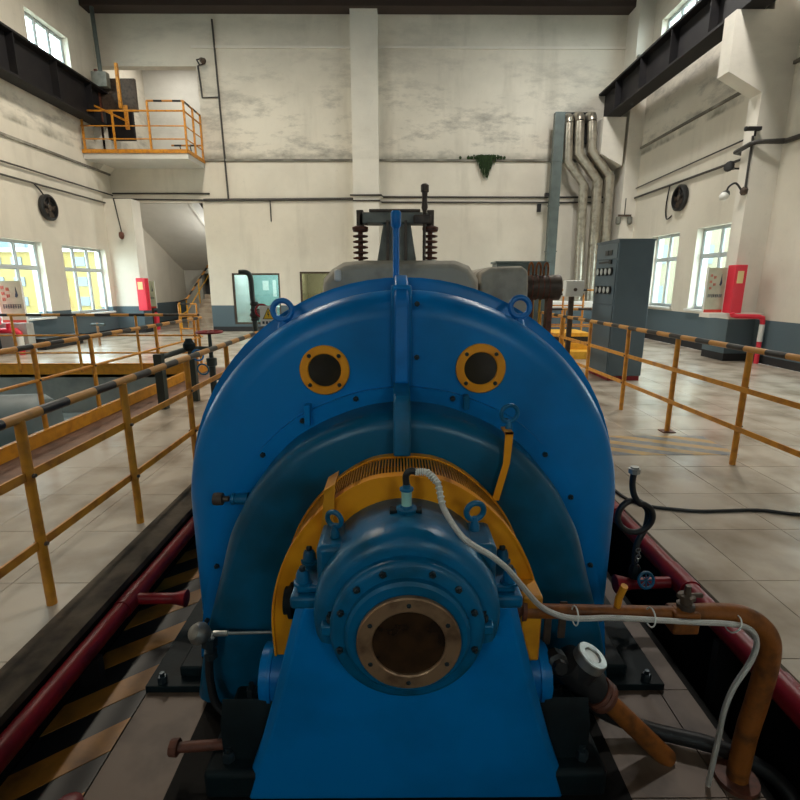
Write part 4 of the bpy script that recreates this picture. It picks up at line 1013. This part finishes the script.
conduit('dark cable bundle along the right wall passing the column', [(XR-.06, 4.4, 4.32), (XR-.06, 7.5, 4.20), (XR-.06, 10.3, 4.26), (6.98, 10.40, 4.27), (6.88, 10.45, 4.25), (6.88, 10.9, 4.2), (XR-.08, 11.2, 4.2)], .04)
conduit('thin drop conduit on the back wall left of the centre column', [(-4.15, YB-.03, 4.25), (-4.15, YB-.03, 3.6)], .018)
conduit('small conduit loop and camera arm right of the balcony recess', [(-5.98, YB-.03, 8.2), (-6.14, YB-.03, 8.15), (-6.08, YB-.03, 7.27), (-5.58, YB-.03, 7.28)], .022)
conduit('short pole conduit at the corner above the left beam', [(-9.0, 16.9, 9.6), (-8.95, 16.9, 7.3)], .06, 'duct')
t = thing('wall_spotlight', 'small dark spotlight at the top right of the balcony recess', 'lamp', (-6.5, YB-.15, 8.0))
part('bracket', MB().tube([(-6.10, YB-.01, 8.2), (-6.10, YB-.2, 8.25), (-5.98, YB-.25, 8.25)], .02, 8), 'black', t)
part('lamp_head', MB().lathe((-5.98, YB-.25, 8.25), (.8, -.3, -.5), [(0, .04), (.05, .07), (.16, .09), (.17, .07)], 14), 'brownsteel', t)
t = thing('corner_junction_box', 'grey box on the corner beside the left crane beam', 'box', (-8.9, 16.6, 7.3))
part('box', MB().box(-9.1, -8.65, 16.6, 16.8, 7.35, 7.75), 'greyiron', t, bevel=.01)
t = thing('corner_junction_box', 'small grey box on the corner column above the right crane beam end', 'box', (6.7, 17.2, 7.5))
part('box', MB().box(7.08, 7.42, 16.4, 16.499, 7.55, 8.15), 'greyiron', t, bevel=.01)
part('panel', MB().box(7.12, 7.38, 16.385, 16.4, 7.85, 8.1), 'sign_white', t)

# fans
def fan(label, x, y, z, side):
    t = thing('wall_fan', label, 'fan', (x, y, z)); s = side
    part('housing', MB().annulus((x, y, z), (s, 0, 0), [(0, .30), (0, .26), (.12, .26), (.12, .30), (.10, .33), (.02, .33)], 32), 'black', t)
    part('hub', MB().lathe((x, y, z), (s, 0, 0), [(0, .08), (.1, .08), (.12, .05)], 16), 'brownsteel', t)
    part('back_plate', MB().lathe((x, y, z), (s, 0, 0), [(0, .27), (.02, .27)], 32), 'rubber', t)
    for k in range(5):
        a = 2*PI*k/5; u = Vector((0, math.cos(a), math.sin(a))); v = Vector((0, -math.sin(a), math.cos(a))); c = Vector((x+s*.07, y, z)); nn = Vector((s, 0, 0))
        part('blade', MB().rings([[c+u*.07-v*.03-nn*.02, c+u*.07+v*.03+nn*.02, c+u*.25+v*.08+nn*.02, c+u*.25-v*.06-nn*.02], [c+u*.07-v*.03-nn*.015, c+u*.07+v*.03+nn*.025, c+u*.25+v*.08+nn*.025, c+u*.25-v*.06-nn*.015]]), 'brownsteel', t)
    for r_ in (.12, .2, .27): part('guard_ring', MB().torus((x+s*.13, y, z), (1, 0, 0), r_, .006, 28, 5), 'black', t)
fan('round black exhaust fan on the left wall', XL+.004, 14.0, 3.57, 1)
fan('round black exhaust fan on the right wall', XR-.004, 13.85, 3.80, -1)
t = thing('fan_cable', 'thin black cable looping down to the left fan', 'cable', (XL+.3, 13.8, 4.3))
part('cable', MB().tube(spline([(XL+.05, 13.6, 4.08), (XL+.06, 13.75, 3.98), (XL+.08, 13.85, 3.86)], 5), .018, 6), 'black', t)
t = thing('fan_cable', 'thin black cable looping down beside the right fan', 'cable', (XR-.05, 14, 4.2))
part('cable', MB().tube(spline([(XR-.05, 14.45, 4.2), (XR-.04, 14.55, 3.7), (XR-.04, 14.45, 3.35), (XR-.04, 14.2, 3.4)], 5), .018, 6), 'black', t)

# hanging and wall lamps
t = thing('pendant_lamp', 'rusty pendant lamp hanging from the left wall conduit', 'lamp', (-8.8, 16.7, 3.1))
part('drop_rod', MB().cyl((-8.95, 16.72, 4.22), (-8.80, 16.68, 3.2), .018, 8), 'conduit', t)
part('lamp_body', MB().lathe((-8.80, 16.65, 3.22), (0, 0, -1), [(0, .03), (.03, .07), (.12, .08), (.2, .06), (.23, .02)], 16), 'rust', t)
t = thing('pendant_lamp', 'pale cap lamp at the far left edge above the window', 'lamp', (-8.9, 10.5, 3.2))
part('drop_rod', MB().tube([(XL+.05, 11.6, 4.08), (-9.05, 11.6, 4.0), (-8.96, 11.6, 3.25)], .018, 8), 'conduit', t)
part('lamp_body', MB().lathe((-8.96, 11.6, 3.27), (0, 0, -1), [(0, .04), (.04, .11), (.14, .13), (.16, .05)], 16), 'lens', t)
t = thing('emergency_twin_lamp', 'twin emergency lamp hanging by the right corner of the back wall', 'lamp', (7.0, 16.4, 3.5))
part('drop_rod', MB().cyl((7.15, 16.44, 4.2), (7.15, 16.44, 3.72), .015, 8), 'conduit', t)
part('cross_arm', MB().box(6.95, 7.36, 16.42, 16.46, 3.66, 3.72), 'brownsteel', t)
for x in (6.97, 7.33): part('lamp_head', MB().lathe((x, 16.44, 3.66), (0, 0, -1), [(0, .05), (.03, .08), (.2, .075), (.25, .03)], 14), 'greyiron', t)
t = thing('emergency_twin_lamp', 'second small lamp pair on the column edge beside the flues', 'lamp', (6.4, 16.4, 3.6))
part('arm', MB().box(4.6, 4.72, YB-.1, YB-.02, 3.9, 4.15), 'black', t)
t = thing('bracket_lamp', 'lamp with round glass on a bent arm beside the right column', 'lamp', (6.8, 10.6, 3.4))
part('junction', MB().lathe((6.95, 10.52, 3.40), (-1, 0, 0), [(0, .08), (.07, .08), (.09, .05)], 6), 'brownsteel', t)
part('arm', MB().tube(spline([(6.88, 10.55, 3.42), (6.78, 10.6, 3.56), (6.68, 10.65, 3.50), (6.66, 10.66, 3.38)], 5), .020, 8), 'black', t)
part('lamp_head', MB().lathe((6.66, 10.66, 3.38), (-.6, -.3, -.5), [(-.05, .04), (0, .07), (.07, .085)], 16), 'black', t)
part('glass_bowl', MB().lathe((6.62, 10.64, 3.34), (-.6, -.3, -.5), [(0, .085), (.07, .08), (.12, .05), (.14, .02)], 16), 'lens', t)
part('riser', MB().cyl((6.92, 10.50, 3.45), (6.92, 10.50, 4.40), .022, 8), 'conduit', t)
t = thing('wall_camera', 'small dark camera on top of the riser beside the right column', 'camera', (6.85, 10.6, 4.6))
part('body', MB().box(6.74, 7.0, 10.38, 10.46, 4.47, 4.54), 'black', t, bevel=.01)
part('mount', MB().cyl((6.92, 10.45, 4.38), (6.90, 10.42, 4.49), .02, 8), 'black', t)
part('lens_tube', MB().lathe((6.75, 10.42, 4.505), (-1, -.1, -.1), [(0, .04), (.05, .045), (.06, .03)], 12), 'black', t)
t = thing('loudspeaker_horn', 'small black horn lamp under the conduits near the right column', 'lamp', (7.3, 11.6, 4.3))
part('horn', MB().lathe((7.2, 11.4, 4.0), (-.8, -.5, .1), [(0, .03), (.1, .05), (.2, .11), (.21, .09)], 14), 'black', t)
part('bracket', MB().cyl((7.2, 11.4, 4.0), (7.49, 11.4, 4.0), .02, 8), 'black', t)

# ------------------------------------------------------------------ balcony
BL = thing('balcony', 'concrete balcony with orange steel edge high in the left corner', 'balcony', (-7.8, 16.6, 5.4))
part('slab', MB().box(XL+.01, -6.2, 16.0, YB-.002, 5.22, 5.42), 'wall_plain', BL)
part('edge_channel', MB().box(XL+.01, -6.18, 15.96, 16.0, 5.37, 5.47).box(-6.2, -6.16, 15.96, YB-.01, 5.37, 5.47), 'yellow_rail', BL)
BR = thing('balcony_railing', 'orange yellow railing around the high balcony', 'railing', (-7.8, 15.98, 5.56))
for x in (-9.2, -8.3, -7.25, -6.20): part('post', MB().box(x-.025, x+.025, 15.96, 16.01, 5.47, 6.76 if x > -8 else 6.5), 'yellow_rail', BR)
for y in (16.6, 17.2): part('post', MB().box(-6.22, -6.17, y, y+.05, 5.47, 6.76), 'yellow_rail', BR)
M['striped_b'] = bands('hazard_paint_balcony', (.50, .22, .05), BLK, 'X', .55, .45, .1)
M['striped_c'] = bands('hazard_paint_balcony_side', (.50, .22, .05), BLK, 'Y', .55, .6, .1)
part('top_rail', MB().tube([(-7.25, 15.98, 6.76), (-6.2, 15.98, 6.76)], .03, 8), 'striped_b', BR)
part('side_top_rail', MB().tube([(-6.2, 15.98, 6.76), (-6.2, 17.25, 6.76)], .03, 8), 'striped_c', BR)
for z, q in ((6.50, .026), (6.10, .018), (5.75, .018)):
    part('mid_rail', MB().tube([(-9.25, 15.98, z), (-6.2, 15.98, z)], q, 8), 'yellow_rail', BR)
    part('side_mid_rail', MB().tube([(-6.2, 15.98, z), (-6.2, 17.25, z)], q, 8), 'yellow_rail', BR)
t = thing('control_cabin_panel', 'dark brown panel box with orange frame behind the balcony rail', 'panel', (-8.5, 16.9, 5.5))
part('panel', MB().box(-9.0, -7.95, 16.85, 16.95, 6.75, 7.65), 'brownsteel', t)
part('panel', MB().box(-8.85, -8.05, 16.7, 16.8, 5.9, 6.7), 'beam', t)
part('frame_post', MB().box(-9.05, -8.98, 16.7, 16.78, 5.5, 7.85), 'rust', t)
part('frame_post', MB().box(-8.28, -8.20, 16.4, 16.48, 6.7, 7.9), 'yellow_rail', t)
part('frame_post', MB().box(-8.1, -8.0, 16.3, 16.36, 6.1, 6.75), 'yellow_rail', t)
part('brace', MB().tube([(-8.9, 16.2, 6.7), (-8.0, 16.3, 6.3)], .03, 6), 'yellow_rail', t)
t = thing('crane_access_ladder', 'short dark rail gate standing at the rear of the balcony recess', 'gate', (-7, 18.5, 5.5))
part('rail', MB().tube([(-7.7, 18.5, 6.2), (-6.1, 18.5, 6.2)], .03, 8), 'striped_b', t)
for x in (-7.3, -6.95): part('leg', MB().cyl((x, 18.5, 5.5), (x-.12, 18.5, 6.2), .02, 6), 'brownsteel', t)

# ------------------------------------------------------------------ moss hanging on the ledge
ms = MB(); random.seed(3)
for k in range(150):
    x = 2.85+random.gauss(0, .19); l = (.15+random.random()*.75)*max(.15, 1-abs(x-2.85)/.42)
    y = YB-.06-random.random()*.05; z = 5.58+random.random()*.05; r_ = .010+random.random()*.012
    ms.tube([(x, y, z), (x+random.uniform(-.02, .02), y-.02, z-l*.5), (x+random.uniform(-.03, .03), y-.01, z-l)], [r_, r_*.8, r_*.3], 5)
for k in range(60):
    x = 2.85+random.gauss(0, .26); ms.lathe((x, YB-.06, 5.50), (random.uniform(-.3, .3), -.3, 1), [(0, .03), (.05, .045), (.09, .02)], 6)
tag(part('moss_clump', ms, 'moss'), 'dark green moss hanging from the ledge on the back wall', 'moss', kind='stuff')

# ------------------------------------------------------------------ fire boxes
def glyphs(parent, plane, o, u, size, m, rows, cols, gap):
    pass
def fire_set(label_box, label_board, xb, yb, z0, z1, w_, board):
    """box front at y = yb facing the camera"""
    t = thing('fire_hydrant_box', label_box, 'fire box', (xb+w_/2, yb+.1, z0))
    part('box', MB().box(xb, xb+w_, yb, yb+.24, z0, z1), 'fire_red', t, bevel=.008)
    part('door_panel', MB().box(xb+.02, xb+w_-.02, yb-.008, yb, z0+.02, z1-.02), 'fire_red', t, bevel=.003)
    part('notice', MB().box(xb+.05, xb+w_*.72, yb-.012, yb-.008, z1-.36, z1-.12), 'cream', t)
def board(label, c, w_, h, yaw):
    """upright instruction board with red and dark print"""
    t = thing('fire_instruction_board', label, 'board', c); x, y, z = c
    t.rotation_euler = (0, 0, 0)
    R3 = Matrix.Rotation(yaw, 3, 'Z')
    def pl(nm, u0, u1, v0, v1, d0, d1, m):
        b = MB().box(u0, u1, d0, d1, v0, v1); bmesh.ops.rotate(b.b, verts=b.b.verts, cent=(0, 0, 0), matrix=R3); bmesh.ops.translate(b.b, verts=b.b.verts, vec=c)
        return part(nm, b, m, t)
    pl('panel', -w_/2, w_/2, 0, h, 0, .02, 'sign_board')
    pl('frame', -w_/2-.015, -w_/2, -.01, h+.01, -.01, .03, 'sign_white'); pl('frame', w_/2, w_/2+.015, -.01, h+.01, -.01, .03, 'sign_white')
    pl('foot_band', -w_/2, w_/2, .0, .06, -.004, 0, 'red_label')
    b = MB()
    random.seed(5)
    def char(u, v, s, bb):
        for q in range(3): bb.box(u, u+s, -.005, 0, v+s*(.1+.38*q), v+s*(.1+.38*q)+s*.12)
        bb.box(u+s*.1, u+s*.24, -.005, 0, v, v+s); bb.box(u+s*.7, u+s*.84, -.005, 0, v+s*.1, v+s)
    rd = MB(); 
    for k in range(3): char(-w_*.36, h*(.80-.14*k), w_*.13, rd)
    for k in range(2): char(-w_*.16, h*(.76-.16*k), w_*.13, rd)
    bmesh.ops.rotate(rd.b, verts=rd.b.verts, cent=(0, 0, 0), matrix=R3); bmesh.ops.translate(rd.b, verts=rd.b.verts, vec=c); part('red_characters', rd, 'red_label', t)
    dk = MB()
    for k in range(4): char(-w_*.38+k*w_*.2, h*.34, w_*.17, dk)
    fl_ = MB().prism([(w_*.18, h*.62), (w_*.26, h*.60), (w_*.32, h*.66), (w_*.25, h*.86), (w_*.23, h*.72)], -.005, 0)
    bmesh.ops.rotate(fl_.b, verts=fl_.b.verts, cent=(0, 0, 0), matrix=R3); bmesh.ops.translate(fl_.b, verts=fl_.b.verts, vec=c); part('flame_symbol', fl_, 'blue_label', t)
    bmesh.ops.rotate(dk.b, verts=dk.b.verts, cent=(0, 0, 0), matrix=R3); bmesh.ops.translate(dk.b, verts=dk.b.verts, vec=c); part('dark_characters', dk, 'blue_label', t)
    return t
fire_set('red fire hydrant box with cream notice on the foot of the right column', '', 6.76, 10.18, 1.02, 1.97, .24, True)
part('shelf_slab', MB().box(6.32, 7.45, 10.12, 10.46, .93, 1.015), 'col').name = 'concrete_shelf'
tag(bpy.data.objects['concrete_shelf'], 'pale concrete shelf under the right red fire box', 'shelf')
board('green instruction board with red characters left of the right fire box', (6.56, 10.42, 1.02), .38, .90, 0)
t = thing('hydrant_pipe', 'bright red hydrant pipe running below the right fire box', 'pipe', (7, 10.1, .9))
part('pipe_run', MB().tube([(6.74, 10.065, 1.03), (6.76, 10.065, .985), (6.84, 10.065, .965), (7.30, 10.08, .955), (7.38, 10.08, .93), (7.40, 10.08, .85), (7.40, 10.08, .0)], .045, 14), 'fire_red', t)
part('pipe_sleeve', MB().cyl((7.40, 10.08, .45), (7.40, 10.08, .80), .05, 14), 'sign_white', t)
fire_set('red fire box with cream notice on the corner column beside the stair opening', '', -8.44, 16.50, .75, 1.78, .29, True)
t = board('narrow instruction board in the stair hall behind the left red fire box', (-8.86, 18.2, .75), .38, .95, 0)
part('lamp_box', MB().box(-9.03, -8.90, 18.2, 18.3, 1.78, 2.02), 'sign_white', t)
part('post', MB().box(-8.9, -8.8, 18.22, 18.26, 0, .75), 'brownsteel', t)
t = thing('fire_extinguisher', 'small red fire extinguisher under the stair hall board', 'fire extinguisher', (-8.4, 17.9, 0))
part('cylinder', MB().lathe((-8.62, 18.0, .0), (0, 0, 1), [(0, .09), (.5, .09), (.58, .05), (.62, .03)], 18), 'fire_red', t)
part('valve', MB().box(-8.66, -8.58, 17.97, 18.03, .62, .68), 'black', t)
board('pale green instruction board with red characters at the far left edge', (-8.9, 11.7, .72), .55, .95, .0)
t = thing('fire_hydrant_box', 'red fire box cut off by the far left edge of the view', 'fire box', (-9.2, 11.4, .7))
part('box', MB().box(-9.28, -9.02, 11.0, 11.45, .7, 1.6), 'fire_red', t, bevel=.01)
t = thing('hydrant_pipe', 'red hydrant pipe below the far left instruction board', 'pipe', (-9, 11.6, 0))
part('pipe_run', MB().tube([(-9.2, 11.5, .55), (-8.75, 11.5, .55), (-8.70, 11.5, .50), (-8.70, 11.5, 0)], .06, 14), 'fire_red', t)
part('pipe_sleeve', MB().cyl((-8.70, 11.5, .18), (-8.70, 11.5, .42), .068, 14), 'sign_white', t)
part('riser', MB().cyl((-8.9, 11.5, .55), (-8.9, 11.5, .72), .06, 14), 'fire_red', t)
tag(part('boarding_stand', MB().box(-9.25, -8.6, 11.62, 11.85, 0, .71), 'grey_wall'), 'grey stand under the far left instruction board', 'stand')

# ------------------------------------------------------------------ valve group at the end of the near left railing
VG = thing('valve_manifold', 'group of grey valves with red hand lever behind the near left railing', 'valve', (-2.75, 6.9, 0))
def valve(parent, x, y, h, wheel, wm):
    p = part('valve_stem', MB().lathe((x, y, 0), (0, 0, 1), [(0, .07), (.03, .07), (.032, .045), (h*.5, .045), (h*.5+.01, .07), (h*.62, .07), (h*.63, .03), (h, .022)], 14), 'darkpipe', parent)
    if wheel:
        part('hand_wheel', MB().torus((x, y, h), (0, 0, 1), wheel, .016, 24, 8), wm, p)
        for a in (0, PI/2): part('spoke', MB().cyl((x-wheel*math.cos(a), y-wheel*math.sin(a), h), (x+wheel*math.cos(a), y+wheel*math.sin(a), h), .01, 6), wm, p)
valve(VG, -2.60, 6.9, .95, .17, 'red')
part('square_post', MB().box(-3.12, -3.02, 6.3, 6.4, 0, .72), 'darkpipe', VG)
part('square_post', MB().box(-2.86, -2.78, 6.75, 6.83, 0, .76), 'darkpipe', VG)
part('cross_pipe', MB().tube([(-3.1, 6.35, .66), (-2.85, 6.75, .74), (-2.6, 6.9, .72)], .035, 10), 'darkpipe', VG)
part('bonnet', MB().lathe((-2.82, 6.72, .72), (0, 0, 1), [(0, .05), (.04, .08), (.09, .08), (.13, .05), (.16, .04)], 14), 'blue_base', VG)
part('small_wheel', MB().torus((-2.70, 6.68, .66), (0, 1, .2), .075, .012, 22, 8), 'blue_bright', VG)
part('small_wheel', MB().torus((-2.66, 6.72, .46), (0, 1, .2), .075, .012, 22, 8), 'blue_teal', VG)
part('bend_pipe', MB().tube(spline([(-2.62, 6.9, .30), (-2.45, 6.85, .33), (-2.25, 6.8, .36), (-2.17, 6.8, .30), (-2.15, 6.8, .0)], 5), .035, 10), 'darkpipe', VG)
t = thing('riser_pipe', 'tall dark bent riser pipe with valve beside the warning sign', 'pipe', (-1.95, 7, 0))
part('pipe_run', MB().tube(spline([(-2.16, 7, 1.755), (-2.06, 7, 1.75), (-2.01, 7, 1.68), (-2.0, 7, 1.4), (-1.98, 7, .8), (-1.97, 7, 0)], 5), .035, 12), 'darkpipe', t)
part('valve_body', MB().lathe((-1.98, 7, 1.10), (0, 0, 1), [(0, .06), (.03, .06), (.032, .05), (.08, .075), (.13, .05), (.132, .06), (.16, .06)], 14), 'black', t)
part('valve_body', MB().lathe((-1.98, 7, 1.30), (0, 0, 1), [(0, .05), (.03, .06), (.06, .05)], 14), 'black', t)
part('hand_wheel', MB().torus((-1.86, 6.93, 1.24), (.25, -1, .2), .085, .013, 22, 8), 'red', t)
part('wheel_stem', MB().cyl((-1.98, 7, 1.22), (-1.86, 6.93, 1.24), .014, 8), 'steel', t)
t = thing('warning_sign', 'white warning sign with yellow triangle beside the left lifting eye', 'sign', (-1.7, 6.6, 0))
part('sign_plate', MB().box(-1.80, -1.58, 6.6, 6.612, 1.06, 1.32), 'sign_white', t)
part('triangle', MB().prism([(-1.755, 1.155), (-1.625, 1.155), (-1.69, 1.285)], 6.596, 6.6), 'sign_yellow', t)
part('triangle_border', MB().prism([(-1.77, 1.147), (-1.61, 1.147), (-1.69, 1.30)], 6.598, 6.6005), 'black', t)
part('flash_symbol', MB().prism([(-1.697, 1.25), (-1.686, 1.25), (-1.69, 1.215), (-1.678, 1.215), (-1.694, 1.17), (-1.69, 1.202), (-1.702, 1.202)], 6.592, 6.596), 'black', t)
for x in (-1.775, -1.73, -1.685, -1.64): part('caption_character', MB().box(x, x+.028, 6.597, 6.6, 1.085, 1.12), 'blue_label', t)
part('sign_post', MB().cyl((-1.69, 6.63, 0), (-1.69, 6.63, 1.05), .02, 8), 'yellow_rail', t)
t = thing('wall_tap', 'small brass standpipe against the left dado', 'tap', (-7.9, 13.2, 0))
part('standpipe', MB().cyl((-7.9, 13.2, 0), (-7.9, 13.2, .6), .03, 10), 'brass', t)
part('tap_head', MB().cyl((-8.05, 13.2, .55), (-7.7, 13.2, .55), .035, 10), 'darkpipe', t)
t = thing('wall_base_step', 'low dark base step against the left wall dado', 'base_step', (-8.3, 12.8, 0))  # low dark base step along the wall
part('base_step', MB().box(-9.25, -8.7, 12.3, 13.8, 0, .28), 'black', t, bevel=.01)
